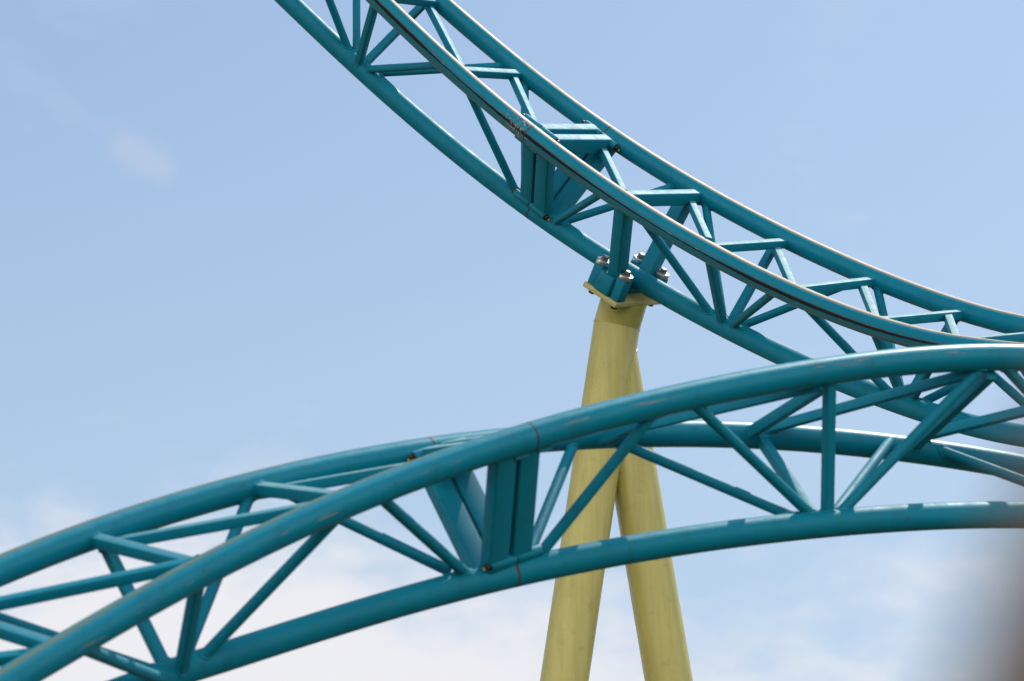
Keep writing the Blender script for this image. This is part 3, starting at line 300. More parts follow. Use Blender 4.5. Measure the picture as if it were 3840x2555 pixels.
   [[0.884,-0.422,-0.202],[0.866,-0.484,-0.124],[0.827,-0.56,-0.051],[0.78,-0.626,0.016],[0.709,-0.702,0.073],[0.67,-0.723,0.17],[0.6,-0.764,0.236],[0.521,-0.808,0.276],[0.477,-0.804,0.355],[0.407,-0.82,0.403],[0.328,-0.84,0.432],[0.295,-0.822,0.487],[0.235,-0.821,0.52],[0.192,-0.808,0.557],[0.138,-0.802,0.581],[0.088,-0.793,0.602],[0.065,-0.766,0.639],[0.009,-0.763,0.646],[-0.008,-0.737,0.675],[-0.028,-0.708,0.706],[-0.066,-0.694,0.717],[-0.101,-0.682,0.725],[-0.114,-0.654,0.748],[-0.147,-0.639,0.755],[-0.167,-0.618,0.768],[-0.197,-0.603,0.773],[-0.202,-0.578,0.79],[-0.211,-0.551,0.808],[-0.219,-0.523,0.824],[-0.229,-0.491,0.841],[-0.217,-0.45,0.866],[-0.238,-0.42,0.876],[-0.249,-0.382,0.89],[-0.258,-0.346,0.902],[-0.256,-0.303,0.918],[-0.264,-0.263,0.928],[-0.281,-0.232,0.931],[-0.287,-0.194,0.938],[-0.28,-0.155,0.947],[-0.294,-0.127,0.947],[-0.274,-0.087,0.958],[-0.284,-0.066,0.957],[-0.272,-0.037,0.962],[-0.281,-0.02,0.959],[-0.267,0.003,0.964],[-0.25,0.023,0.968],[-0.221,0.046,0.974],[-0.202,0.061,0.978],[-0.192,0.067,0.979],[-0.179,0.068,0.982],[-0.166,0.068,0.984],[-0.137,0.07,0.988],[-0.106,0.07,0.992],[-0.112,0.045,0.993],[-0.075,0.038,0.997],[-0.032,0.026,0.999],[-0.001,0.003,1.0],[0.023,-0.043,0.999],[0.065,-0.082,0.995],[0.133,-0.121,0.984],[0.152,-0.202,0.967],[0.236,-0.261,0.936],[0.264,-0.366,0.892],[0.358,-0.441,0.823],[0.381,-0.547,0.745],[0.468,-0.616,0.634],[0.478,-0.711,0.516],[0.499,-0.776,0.387],[0.526,-0.804,0.277],[0.525,-0.835,0.163],[0.503,-0.861,0.069],[0.496,-0.869,-0.01],[0.487,-0.87,-0.072],[0.487,-0.87,-0.072]]),
}
MEMBERS = [
 ["u","brace","F","S",[-1.8243,28.5544,14.7654],[-1.3955,29.3847,13.8422],0.068,0.068,[0.6099,-0.5721,0.5483]],
 ["u","brace","B","S",[-1.3636,29.4805,15.1585],[-1.3415,29.3744,13.7907],0.068,0.068,[0.6099,-0.5721,0.5483]],
 ["u","leg","F","S",[-1.1331,28.4769,14.0019],[-1.336,29.3798,13.7111],0.064,0.064,[0.6571,-0.1134,-0.7452]],
 ["u","leg","B","S",[-0.7135,29.4077,14.3865],[-1.3013,29.3708,13.7174],0.064,0.064,[0.6565,-0.1089,-0.7464]],
 ["u","crosstie","F","B",[-1.167,28.4817,14.0089],[-0.6364,29.3903,14.3287],0.07,0.066,[0.5608,-0.5789,0.5919]],
 ["u","diagonal","B","F",[-0.7412,29.4129,14.3485],[-0.4255,28.3109,13.2837],0.062,0.062,[0.526,-0.5874,0.615]],
 ["u","brace","F","S",[-0.5215,28.3402,13.3244],[-1.2826,29.3704,13.6974],0.068,0.068,[0.5256,-0.5881,0.6148]],
 ["u","brace","B","S",[-0.0343,29.2424,13.6821],[-1.194,29.3497,13.6543],0.068,0.068,[0.5252,-0.5887,0.6145]],
 ["u","crosstie","F","B",[-0.4766,28.3281,13.2573],[0.096,29.2054,13.5808],0.07,0.066,[0.4947,-0.6032,0.6256]],
 ["u","brace","F","S",[-0.4028,28.3042,13.1712],[0.0673,29.0206,12.3696],0.068,0.068,[0.4534,-0.6148,0.6454]],
 ["u","brace","B","S",[0.1096,29.1997,13.5711],[0.1099,29.0108,12.3421],0.068,0.068,[0.4545,-0.6132,0.6461]],
 ["u","diagonal","B","F",[-0.0183,29.2405,13.6345],[0.2141,28.0818,12.6107],0.062,0.062,[0.4551,-0.6124,0.6464]],
 ["u","brace","F","S",[0.7579,27.8138,12.0085],[0.3304,28.9277,12.1239],0.068,0.068,[0.3624,-0.6373,0.6801]],
 ["u","brace","B","S",[1.4105,28.6301,12.3725],[0.4125,28.8881,12.1238],0.068,0.068,[0.3624,-0.6373,0.6801]],
 ["u","crosstie","F","B",[0.8802,27.7508,11.9165],[1.5676,28.537,12.22],0.115,0.085,[0.2961,-0.636,0.7126]],
 ["u","support_leg","F","S",[0.907,27.7286,11.8763],[0.8547,28.6408,11.4206],0.118,0.125,[0.6787,-0.3827,-0.6268]],
 ["u","support_leg","B","S",[1.4494,28.5998,12.2479],[1.0917,28.7126,11.5684],0.125,0.125,[0.679,-0.377,-0.6299]],
 ["u","diagonal","B","F",[1.4688,28.596,12.2229],[1.5481,27.3311,11.4054],0.062,0.062,[0.2534,-0.635,0.7298]],
 ["u","diagonal","B","F",[0.7429,28.9634,12.8448],[0.8934,27.7454,11.9694],0.062,0.062,[0.3548,-0.6313,0.6896]],
 ["u","brace","F","S",[1.009,27.6676,11.7698],[1.6446,28.24,11.0541],0.068,0.068,[0.2396,-0.6337,0.7355]],
 ["u","brace","B","S",[1.5951,28.5208,12.1953],[1.7096,28.2029,11.0509],0.068,0.068,[0.2611,-0.642,0.7209]],
 ["u","crosstie","F","B",[1.4756,27.3735,11.3556],[2.2612,28.0821,11.6583],0.07,0.066,[0.1984,-0.628,0.7525]],
 ["u","leg","F","S",[1.5482,27.3182,11.3227],[1.7082,28.2019,10.9756],0.064,0.064,[0.6669,-0.4718,-0.5767]],
 ["u","leg","B","S",[2.1628,28.1451,11.7105],[1.7556,28.163,10.9764],0.064,0.064,[0.668,-0.4662,-0.58]],
 ["u","diagonal","B","F",[2.1334,28.1697,11.6755],[2.1898,26.8078,10.7833],0.062,0.062,[0.1673,-0.6261,0.7616]],
 ["u","brace","F","S",[2.0693,26.9106,10.8705],[1.7599,28.1683,10.96],0.068,0.068,[0.1673,-0.6261,0.7616]],
 ["u","brace","B","S",[2.8241,27.6408,11.2158],[1.8236,28.1201,10.9487],0.068,0.068,[0.1673,-0.6261,0.7616]],
 ["u","crosstie","F","B",[2.1127,26.8673,10.8253],[2.9008,27.5736,11.1546],0.07,0.066,[0.1116,-0.5986,0.7932]],
 ["u","brace","F","S",[2.1928,26.7984,10.7671],[2.9577,27.1745,10.0681],0.068,0.068,[0.0885,-0.5871,0.8047]],
 ["u","brace","B","S",[2.8874,27.5848,11.1651],[3.0108,27.1192,10.0942],0.068,0.068,[0.0801,-0.5785,0.8118]],
 ["u","diagonal","B","F",[2.7787,27.6682,11.1758],[2.7577,26.2596,10.3495],0.062,0.062,[0.0799,-0.5787,0.8116]],
 ["u","crosstie","F","B",[2.6887,26.325,10.3922],[3.5226,26.9836,10.6837],0.07,0.066,[0.0452,-0.5442,0.8377]],
 ["u","leg","F","S",[2.7159,26.2983,10.3771],[3.0307,27.1005,10.0065],0.064,0.064,[0.6181,-0.6371,-0.4605]],
 ["u","leg","B","S",[3.4552,27.0544,10.7072],[3.044,27.0718,9.9977],0.064,0.064,[0.6201,-0.6315,-0.4655]],
 ["u","diagonal","B","F",[3.3808,27.1334,10.7511],[3.2744,25.6455,10.007],0.062,0.062,[0.0249,-0.513,0.858]],
 ["u","brace","F","S",[3.1819,25.7662,10.0523],[3.0859,27.0378,10.0045],0.068,0.068,[0.0253,-0.5127,0.8582]],
 ["u","brace","B","S",[4.0893,26.3616,10.2982],[3.1453,26.9729,9.9588],0.068,0.068,[0.019,-0.5017,0.8648]],
 ["u","crosstie","F","B",[3.1779,25.7711,10.0373],[4.1402,26.2945,10.2996],0.07,0.066,[-0.0078,-0.4423,0.8968]],
 ["u","brace","F","S",[3.2959,25.6219,9.9747],[4.0607,25.7856,9.3033],0.068,0.068,[0.0054,-0.4188,0.908]],
 ["u","brace","B","S",[4.1479,26.2794,10.2947],[4.1062,25.7007,9.2884],0.068,0.068,[0.0054,-0.4188,0.908]],
 ["u","crosstie","F","B",[0.08,28.1488,12.6379],[0.7415,28.9735,12.9532],0.14,0.095,[0.4221,-0.6252,0.6565]],
 ["u","leg","F","S",[0.1752,28.0925,12.6435],[0.143,28.9989,12.3022],0.14,0.1,[0.6782,-0.2787,-0.68]],
 ["u","leg","B","S",[0.7137,28.9693,12.9547],[0.2277,28.9651,12.2875],0.14,0.1,[0.678,-0.2768,-0.6809]],
 ["u","crosstie","F","B",[0.1926,28.1022,12.5252],[0.8541,28.9269,12.8404],0.14,0.095,[0.398,-0.6251,0.6714]],
 ["u","leg","F","S",[0.2878,28.0459,12.5308],[0.2555,28.9524,12.1895],0.14,0.1,[0.6791,-0.294,-0.6726]],
 ["u","leg","B","S",[0.8263,28.9227,12.8419],[0.3403,28.9185,12.1748],0.14,0.1,[0.679,-0.292,-0.6736]],
 ["l","crosstie","F","B",[0.0443,20.0877,7.591],[-0.5509,20.9919,7.7698],0.14,0.095,[-0.2686,-0.3274,0.9059]],
 ["l","leg","F","S",[-0.0486,20.0301,7.5854],[-0.1073,20.7431,7.0157],0.14,0.1,[0.7999,0.4524,0.3943]],
 ["l","leg","B","S",[-0.5172,21.0056,7.7934],[-0.1663,20.7228,6.9913],0.14,0.1,[0.8013,0.4522,0.3918]],
 ["l","crosstie","F","B",[0.178,20.1627,7.6548],[-0.4172,21.0668,7.8336],0.14,0.095,[-0.2586,-0.2975,0.919]],
 ["l","leg","F","S",[0.0851,20.1051,7.6492],[0.0264,20.8181,7.0795],0.14,0.1,[0.8052,0.4516,0.3844]],
 ["l","leg","B","S",[-0.3835,21.0805,7.8572],[-0.0326,20.7978,7.0551],0.14,0.1,[0.8065,0.4514,0.3819]],
 ["l","brace","B","S",[-3.0882,19.2325,6.4908],[-1.8854,19.8564,6.1995],0.068,0.068,[-0.1498,-0.6523,0.743]],
 ["l","crosstie","B","F",[-3.1249,19.21,6.4292],[-2.3386,18.5557,6.0499],0.07,0.066,[-0.0768,-0.686,0.7235]],
 ["l","brace","F","S",[-2.2923,18.5848,6.0879],[-1.8916,19.855,6.1662],0.068,0.068,[-0.1498,-0.6523,0.743]],
 ["l","crosstie","B","F",[-2.363,19.7975,6.9708],[-1.607,19.0798,6.6085],0.07,0.066,[-0.1937,-0.6063,0.7713]],
 ["l","diagonal","B","F",[-3.0768,19.236,6.3929],[-1.6753,19.0327,6.6345],0.062,0.062,[-0.148,-0.6541,0.7418]],
 ["l","leg","F","S",[-1.67,19.0348,6.5881],[-1.8384,19.8948,6.1932],0.064,0.064,[0.7043,0.4729,0.5295]],
 ["l","leg","B","S",[-2.3064,19.8364,7.0165],[-1.8913,19.8555,6.2023],0.064,0.064,[0.7074,0.4717,0.5264]],
 ["l","brace","B","S",[-1.499,20.3935,7.4202],[-1.8365,19.8897,6.2463],0.068,0.068,[-0.2121,-0.5488,0.8086]],
 ["l","brace","F","S",[-0.9324,19.5132,7.0514],[-1.7653,19.9295,6.275],0.068,0.068,[-0.2093,-0.5523,0.8069]],
 ["l","diagonal","B","F",[-2.3079,19.848,6.9396],[-0.8972,19.5297,7.1138],0.062,0.062,[-0.2078,-0.554,0.8061]],
 ["l","crosstie","B","F",[-1.4999,20.4012,7.4351],[-0.8472,19.5623,7.1259],0.07,0.066,[-0.2309,-0.4889,0.8413]],
 ["l","diagonal","B","F",[-1.4407,20.4451,7.4154],[-0.0303,20.0426,7.5515],0.062,0.062,[-0.233,-0.4067,0.8834]],
 ["l","brace","B","S",[-1.4754,20.407,7.4943],[-0.3553,20.635,6.9974],0.068,0.068,[-0.2334,-0.4268,0.8737]],
 ["l","brace","F","S",[-0.7831,19.5971,7.206],[-0.2523,20.688,6.9823],0.068,0.068,[-0.2382,-0.4197,0.8759]],
 ["l","brace","B","S",[0.3879,21.5215,8.0579],[0.0905,20.8274,7.1336],0.068,0.068,[-0.2821,-0.2297,0.9315]],
 ["l","brace","F","S",[0.8334,20.5217,7.9298],[0.1375,20.8493,7.1233],0.068,0.068,[-0.2794,-0.2348,0.931]],
 ["l","diagonal","B","F",[-0.3827,21.0893,7.8238],[0.954,20.5845,8.0093],0.062,0.062,[-0.2821,-0.2297,0.9315]],
 ["l","crosstie","B","F",[0.5234,21.6026,8.0699],[0.9779,20.5956,8.0094],0.07,0.066,[-0.2823,-0.1506,0.9474]],
 ["l","diagonal","B","F",[0.515,21.5843,8.0935],[1.8602,21.0769,8.2659],0.062,0.062,[-0.2756,-0.0832,0.9577]],
 ["l","brace","B","S",[0.6065,21.646,8.0981],[1.7233,21.5166,7.5589],0.068,0.068,[-0.2747,-0.085,0.9578]],
 ["l","brace","F","S",[1.054,20.6428,8.0337],[1.824,21.5549,7.5827],0.068,0.068,[-0.2756,-0.0832,0.9577]],
 ["l","crosstie","B","F",[1.4725,22.0896,8.2536],[1.9199,21.1102,8.2948],0.07,0.066,[-0.2762,-0.0292,0.9607]],
 ["l","leg","F","S",[1.9135,21.0958,8.3391],[1.921,21.6135,7.5735],0.064,0.064,[0.8546,0.4486,0.2617]],
 ["l","leg","B","S",[1.547,22.1239,8.2673],[1.853,21.5829,7.5534],0.064,0.064,[0.8549,0.4488,0.2604]],
 ["l","diagonal","B","F",[1.5212,22.111,8.2774],[2.8735,21.6162,8.5235],0.062,0.062,[-0.2482,0.0198,0.9685]],
 ["l","brace","F","S",[2.883,21.6241,8.5312],[1.9802,21.6331,7.599],0.068,0.068,[-0.2486,0.0205,0.9684]],
 ["l","brace","B","S",[2.417,22.5127,8.34],[1.955,21.624,7.5982],0.068,0.068,[-0.2482,0.0198,0.9685]],
 ["l","crosstie","B","F",[2.5419,22.6283,8.3046],[2.9636,21.6786,8.5242],0.07,0.066,[-0.2015,0.0611,0.9776]],
 ["l","brace","B","S",[2.6622,22.6642,8.3561],[3.84,22.586,7.8729],0.068,0.068,[-0.1667,0.0728,0.9833]],
 ["l","brace","F","S",[3.0707,21.724,8.5767],[4.0099,22.6794,7.9073],0.068,0.068,[-0.1663,0.0706,0.9835]],
 ["l","diagonal","B","F",[2.6046,22.6249,8.3963],[4.0152,22.26,8.6575],0.062,0.062,[-0.1666,0.0723,0.9834]],
 ["u","crosstie","F","B",[-1.8306,28.5757,14.7472],[-1.3758,29.5061,15.0911],0.07,0.066,[0.6132,-0.5652,0.5518]],
 ["u","diagonal","B","F",[-1.3758,29.5061,15.0911],[-1.2197,28.5106,14.0325],0.062,0.062,[0.6099,-0.5721,0.5483]],
 ["u","crosstie","F","B",[-2.4764,28.5786,15.5405],[-2.0827,29.5267,15.8842],0.07,0.066,[0.6631,-0.5577,0.4993]],
 ["u","leg","F","S",[-2.4499,28.5562,15.5605],[-2.8033,29.4931,15.318],0.064,0.064,[0.6219,0.0301,-0.7825]],
 ["u","leg","B","S",[-2.0562,29.5044,15.9042],[-2.8033,29.4931,15.318],0.064,0.064,[0.6219,0.0301,-0.7825]],
 ["u","crosstie","F","B",[-3.102,28.5151,16.3464],[-2.7838,29.4739,16.7067],0.07,0.066,[0.694,-0.5592,0.4534]],
 ["u","diagonal","B","F",[-2.7838,29.4739,16.7067],[-2.4776,28.5786,15.5423],0.062,0.062,[0.6761,-0.558,0.4812]],
 ["u","brace","F","S",[-3.0743,28.4928,16.3645],[-2.8033,29.4931,15.318],0.068,0.068,[0.6833,-0.5569,0.4721]],
 ["u","brace","B","S",[-2.7561,29.4515,16.7248],[-2.8033,29.4931,15.318],0.068,0.068,[0.6833,-0.5569,0.4721]],
 ["u","crosstie","F","B",[-3.706,28.3892,17.1606],[-3.4511,29.3538,17.5234],0.07,0.066,[0.7108,-0.5682,0.4146]],
 ["u","leg","F","S",[-3.6776,28.3664,17.1772],[-4.2264,29.3893,16.9641],0.064,0.064,[0.5806,0.1533,-0.7996]],
 ["u","leg","B","S",[-3.4226,29.3311,17.54],[-4.2264,29.3893,16.9641],0.064,0.064,[0.5806,0.1533,-0.7996]],
 ["u","diagonal","B","F",[-3.4511,29.3538,17.5234],[-3.1027,28.5155,16.3479],0.062,0.062,[0.7094,-0.5618,0.4255]],
 ["u","brace","F","S",[-3.0743,28.4928,16.3645],[-4.2264,29.3893,16.9641],0.068,0.068,[0.7094,-0.5618,0.4255]],
 ["u","brace","B","S",[-2.7561,29.4515,16.7248],[-4.2264,29.3893,16.9641],0.068,0.068,[0.7094,-0.5618,0.4255]],
 ["u","crosstie","F","B",[-4.2879,28.2048,17.9801],[-4.1087,29.167,18.3617],0.07,0.066,[0.7282,-0.5791,0.3666]],
 ["u","diagonal","B","F",[-4.1087,29.167,18.3617],[-3.7067,28.3896,17.1625],0.062,0.062,[0.7171,-0.5746,0.3944]],
 ["u","brace","F","S",[-4.2588,28.1816,17.9948],[-4.2264,29.3893,16.9641],0.068,0.068,[0.7234,-0.5719,0.3867]],
 ["u","brace","B","S",[-4.0796,29.1438,18.3764],[-4.2264,29.3893,16.9641],0.068,0.068,[0.7232,-0.5723,0.3866]],
 ["u","crosstie","F","B",[-4.8473,27.9665,18.8018],[-4.7318,28.9256,19.1871],0.07,0.066,[0.7461,-0.5879,0.3126]],
 ["u","leg","F","S",[-4.8174,27.943,18.8143],[-5.595,29.0807,18.657],0.064,0.064,[0.5365,0.2586,-0.8033]],
 ["u","leg","B","S",[-4.702,28.9021,19.1996],[-5.595,29.0807,18.657],0.064,0.064,[0.5365,0.2586,-0.8033]],
 ["u","diagonal","B","F",[-4.7318,28.9256,19.1871],[-4.2887,28.2051,17.9823],0.062,0.062,[0.7376,-0.5839,0.3391]],
 ["u","brace","F","S",[-4.2588,28.1816,17.9948],[-5.595,29.0807,18.657],0.068,0.068,[0.7376,-0.5839,0.3391]],
 ["u","brace","B","S",[-4.0796,29.1438,18.3764],[-5.595,29.0807,18.657],0.068,0.068,[0.7376,-0.5839,0.3391]],
 ["u","brace","F","S",[-1.8061,28.5531,14.7693],[-2.8033,29.4931,15.318],0.068,0.068,[0.6398,-0.5603,0.526]],
 ["u","brace","B","S",[-1.3512,29.4835,15.1131],[-2.8033,29.4931,15.318],0.068,0.068,[0.6398,-0.5603,0.526]],
 ["u","diagonal","B","F",[-2.0827,29.5267,15.8842],[-1.8306,28.5757,14.7472],0.062,0.062,[0.6398,-0.5603,0.526]],
 ["u","diagonal","B","F",[4.0075,26.4704,10.3441],[3.6288,25.1986,9.7449],0.062,0.062,[-0.0021,-0.4233,0.906]],
 ["u","crosstie","F","B",[3.6288,25.1986,9.7449],[4.5689,25.7692,9.995],0.07,0.066,[0.0025,-0.3729,0.9279]],
 ["u","leg","F","S",[3.6289,25.1837,9.782],[4.0972,25.7232,9.2744],0.064,0.064,[0.5538,-0.7715,-0.3132]],
 ["u","leg","B","S",[4.569,25.7543,10.0321],[4.0972,25.7232,9.2744],0.064,0.064,[0.5538,-0.7715,-0.3132]],
 ["u","crosstie","F","B",[4.1712,24.3789,9.4629],[5.1635,24.9265,9.6661],0.07,0.066,[0.0527,-0.2615,0.9638]],
 ["u","diagonal","B","F",[4.5669,25.7648,9.9935],[4.1712,24.3789,9.4629],0.062,0.062,[0.018,-0.3148,0.949]],
 ["u","brace","F","S",[4.1733,24.3684,9.5014],[4.0972,25.7232,9.2744],0.068,0.068,[0.0163,-0.3157,0.9487]],
 ["u","brace","B","S",[5.1656,24.916,9.7046],[4.0972,25.7232,9.2744],0.068,0.068,[0.018,-0.3148,0.949]],
 ["u","crosstie","F","B",[4.6704,23.5095,9.2568],[5.7083,24.051,9.4071],0.07,0.066,[0.132,-0.1147,0.9846]],
 ["u","leg","F","S",[4.6757,23.505,9.2962],[5.1108,23.8486,8.7456],0.064,0.064,[0.4715,-0.8661,-0.1658]],
 ["u","leg","B","S",[5.7136,24.0464,9.4464],[5.1108,23.8486,8.7456],0.064,0.064,[0.4715,-0.8661,-0.1658]],
 ["u","diagonal","B","F",[5.1603,24.9206,9.6652],[4.6704,23.5095,9.2568],0.062,0.062,[0.0867,-0.1914,0.9777]],
 ["u","brace","F","S",[4.1733,24.3684,9.5014],[5.1108,23.8486,8.7456],0.068,0.068,[0.089,-0.1901,0.9777]],
 ["u","brace","B","S",[5.1656,24.916,9.7046],[5.1108,23.8486,8.7456],0.068,0.068,[0.089,-0.1901,0.9777]],
 ["u","crosstie","F","B",[5.1253,22.6047,9.1224],[6.223,23.1217,9.2057],0.07,0.066,[0.2604,0.0025,0.9655]],
 ["u","diagonal","B","F",[5.7032,24.0463,9.4078],[5.1253,22.6047,9.1224],0.062,0.062,[0.1903,-0.0495,0.9805]],
 ["u","brace","F","S",[5.1357,22.6048,9.161],[5.1108,23.8486,8.7456],0.068,0.068,[0.1903,-0.0495,0.9805]],
 ["u","brace","B","S",[6.2334,23.1218,9.2443],[5.1108,23.8486,8.7456],0.068,0.068,[0.1903,-0.0495,0.9805]],
 ["u","crosstie","F","B",[5.5391,21.6732,9.0528],[6.6992,22.1616,9.0629],0.07,0.066,[0.3973,0.1148,0.9105]],
 ["u","leg","F","S",[5.555,21.6778,9.0892],[5.8734,21.8464,8.4947],0.064,0.064,[0.3918,-0.9191,-0.0416]],
 ["u","leg","B","S",[6.7151,22.1662,9.0993],[5.8734,21.8464,8.4947],0.064,0.064,[0.3918,-0.9191,-0.0416]],
 ["u","diagonal","B","F",[6.2175,23.1172,9.2079],[5.5391,21.6732,9.0528],0.062,0.062,[0.3188,0.081,0.9444]],
 ["u","brace","F","S",[5.1357,22.6048,9.161],[5.8734,21.8464,8.4947],0.068,0.068,[0.3218,0.0823,0.9432]],
 ["u","brace","B","S",[6.2334,23.1218,9.2443],[5.8734,21.8464,8.4947],0.068,0.068,[0.3188,0.081,0.9444]],
 ["u","crosstie","F","B",[5.9158,20.7218,9.0408],[7.1164,21.2318,8.9772],0.07,0.066,[0.5077,0.233,0.8295]],
 ["u","diagonal","B","F",[6.6949,22.1564,9.0662],[5.9158,20.7218,9.0408],0.062,0.062,[0.4531,0.1845,0.8722]],
 ["u","brace","F","S",[5.936,20.7317,9.0739],[5.8734,21.8464,8.4947],0.068,0.068,[0.4531,0.1845,0.8722]],
 ["u","brace","B","S",[7.1365,21.2417,9.0103],[5.8734,21.8464,8.4947],0.068,0.068,[0.4596,0.1557,0.8743]],
 ["l","diagonal","B","F",[-3.8087,18.6564,5.8858],[-2.2781,18.626,6.058],0.062,0.062,[-0.0245,-0.7259,0.6874]],
 ["l","brace","F","S",[-2.2814,18.5988,6.0871],[-3.3964,18.7993,5.3197],0.068,0.068,[-0.0245,-0.7259,0.6874]],
 ["l","brace","B","S",[-3.108,19.2216,6.4809],[-3.3964,18.7993,5.3197],0.068,0.068,[-0.0268,-0.7242,0.689]],
 ["l","crosstie","F","B",[-2.9275,18.0979,5.4762],[-3.8087,18.6564,5.8858],0.07,0.066,[0.0508,-0.7588,0.6494]],
 ["l","leg","F","S",[-2.9255,18.0675,5.5021],[-3.3964,18.7993,5.3197],0.064,0.064,[0.6078,0.5287,0.5925]],
 ["l","leg","B","S",[-3.8067,18.6261,5.9118],[-3.3964,18.7993,5.3197],0.064,0.064,[0.6078,0.5287,0.5925]],
 ["l","crosstie","F","B",[-3.5315,17.5505,4.864],[-4.4603,18.0547,5.269],0.07,0.066,[0.2273,-0.8194,0.5263]],
 ["l","diagonal","B","F",[-4.4603,18.0547,5.269],[-2.9346,18.1003,5.4811],0.062,0.062,[0.1288,-0.798,0.5888]],
 ["l","brace","F","S",[-3.5224,17.5178,4.885],[-3.3964,18.7993,5.3197],0.068,0.068,[0.1257,-0.7966,0.5913]],
 ["l","brace","B","S",[-4.4512,18.022,5.2901],[-3.3964,18.7993,5.3197],0.068,0.068,[0.1288,-0.798,0.5888]],
 ["l","crosstie","F","B",[-4.0926,16.9801,4.2298],[-5.0606,17.4445,4.6075],0.07,0.066,[0.4866,-0.8029,0.3445]],
 ["l","leg","F","S",[-4.0731,16.948,4.2436],[-4.7725,17.5357,4.2799],0.064,0.064,[0.5174,0.5678,0.6402]],
 ["l","leg","B","S",[-5.0411,17.4124,4.6212],[-4.7725,17.5357,4.2799],0.064,0.064,[0.5174,0.5678,0.6402]],
 ["l","diagonal","B","F",[-5.0606,17.4445,4.6075],[-3.5418,17.5499,4.8713],0.062,0.062,[0.3326,-0.8403,0.428]],
 ["l","brace","F","S",[-3.5224,17.5178,4.885],[-4.7725,17.5357,4.2799],0.068,0.068,[0.3326,-0.8403,0.428]],
 ["l","brace","B","S",[-4.4512,18.022,5.2901],[-4.7725,17.5357,4.2799],0.068,0.068,[0.3284,-0.8399,0.4322]],
 ["l","crosstie","F","B",[-4.608,16.3866,3.5781],[-5.6073,16.8262,3.9083],0.07,0.066,[0.7585,-0.6491,0.0575]],
 ["l","diagonal","B","F",[-5.6073,16.8262,3.9083],[-4.1035,16.974,4.2413],0.062,0.062,[0.6113,-0.7684,0.1895]],
 ["l","brace","F","S",[-4.5776,16.3606,3.5804],[-4.7725,17.5357,4.2799],0.068,0.068,[0.6068,-0.7704,0.1957]],
 ["l","brace","B","S",[-5.577,16.8002,3.9106],[-4.7725,17.5357,4.2799],0.068,0.068,[0.6113,-0.7684,0.1895]],
 ["l","crosstie","F","B",[-5.0606,15.7829,2.9173],[-6.0849,16.2131,3.1827],0.07,0.066,[0.6382,-0.6177,-0.4595]],
 ["l","leg","F","S",[-5.0362,15.7577,2.8981],[-5.845,16.2798,3.2643],0.064,0.064,[0.4319,0.5969,0.6762]],
 ["l","leg","B","S",[-6.0605,16.1878,3.1635],[-5.845,16.2798,3.2643],0.064,0.064,[0.4319,0.5969,0.6762]],
 ["l","diagonal","B","F",[-6.0849,16.2131,3.1827],[-4.602,16.3858,3.5996],0.062,0.062,[0.8353,-0.5359,-0.1228]],
 ["l","brace","F","S",[-4.5776,16.3606,3.5804],[-5.845,16.2798,3.2643],0.068,0.068,[0.8369,-0.5417,-0.0791]],
 ["l","brace","B","S",[-5.577,16.8002,3.9106],[-5.845,16.2798,3.2643],0.068,0.068,[0.8344,-0.5464,-0.0722]],
 ["l","crosstie","F","B",[-5.4499,15.1698,2.2274],[-6.2429,15.967,2.8781],0.07,0.066,[0.0729,-0.7129,-0.6975]],
 ["l","diagonal","B","F",[-6.2429,15.967,2.8781],[-5.0362,15.786,2.9264],0.062,0.062,[0.3747,-0.6993,-0.6087]],
 ["l","brace","F","S",[-5.4499,15.1415,2.1991],[-5.845,16.2798,3.2643],0.068,0.068,[0.1645,-0.7147,-0.6798]],
 ["l","brace","B","S",[-6.243,15.9387,2.8498],[-5.845,16.2798,3.2643],0.068,0.068,[0.4723,-0.6785,-0.5626]],
 ["l","crosstie","F","B",[4.0028,22.202,8.7263],[3.5616,23.1023,8.2491],0.07,0.066,[-0.1358,0.0659,0.9885]],
 ["l","leg","F","S",[3.9973,22.2046,8.7659],[3.8681,22.6104,7.862],0.064,0.064,[0.8749,0.4766,0.0857]],
 ["l","leg","B","S",[3.5561,23.1049,8.2886],[3.8681,22.6104,7.862],0.064,0.064,[0.8749,0.4766,0.0857]],
 ["l","crosstie","F","B",[4.8918,22.6934,8.7807],[4.4464,23.5097,8.1641],0.07,0.066,[-0.0445,0.0119,0.9989]],
 ["l","diagonal","B","F",[3.5579,23.1044,8.2487],[4.8918,22.6934,8.7807],0.062,0.062,[-0.0821,0.0545,0.9951]],
 ["l","brace","F","S",[4.89,22.6939,8.8207],[3.8681,22.6104,7.862],0.068,0.068,[-0.0821,0.0545,0.9951]],
 ["l","brace","B","S",[4.4446,23.5102,8.204],[3.8681,22.6104,7.862],0.068,0.068,[-0.0821,0.0545,0.9951]],
 ["l","crosstie","F","B",[5.7761,23.1934,8.7727],[5.3459,23.9146,8.0268],0.07,0.066,[0.1358,-0.1259,0.9827]],
 ["l","leg","F","S",[5.7815,23.1883,8.812],[5.5032,23.6076,7.9817],0.064,0.064,[0.8727,0.4868,-0.0389]],
 ["l","leg","B","S",[5.3513,23.9096,8.0661],[5.5032,23.6076,7.9817],0.064,0.064,[0.8727,0.4868,-0.0389]],
 ["l","diagonal","B","F",[4.4392,23.5152,8.1647],[5.7761,23.1934,8.7727],0.062,0.062,[0.0266,-0.0505,0.9984]],
 ["l","brace","F","S",[4.89,22.6939,8.8207],[5.5032,23.6076,7.9817],0.068,0.068,[0.0247,-0.0467,0.9986]],
 ["l","brace","B","S",[4.4446,23.5102,8.204],[5.5032,23.6076,7.9817],0.068,0.068,[0.0247,-0.0467,0.9986]],
 ["l","crosstie","F","B",[6.6543,23.7035,8.7095],[6.223,24.3041,7.8492],0.07,0.066,[0.3578,-0.4408,0.8232]],
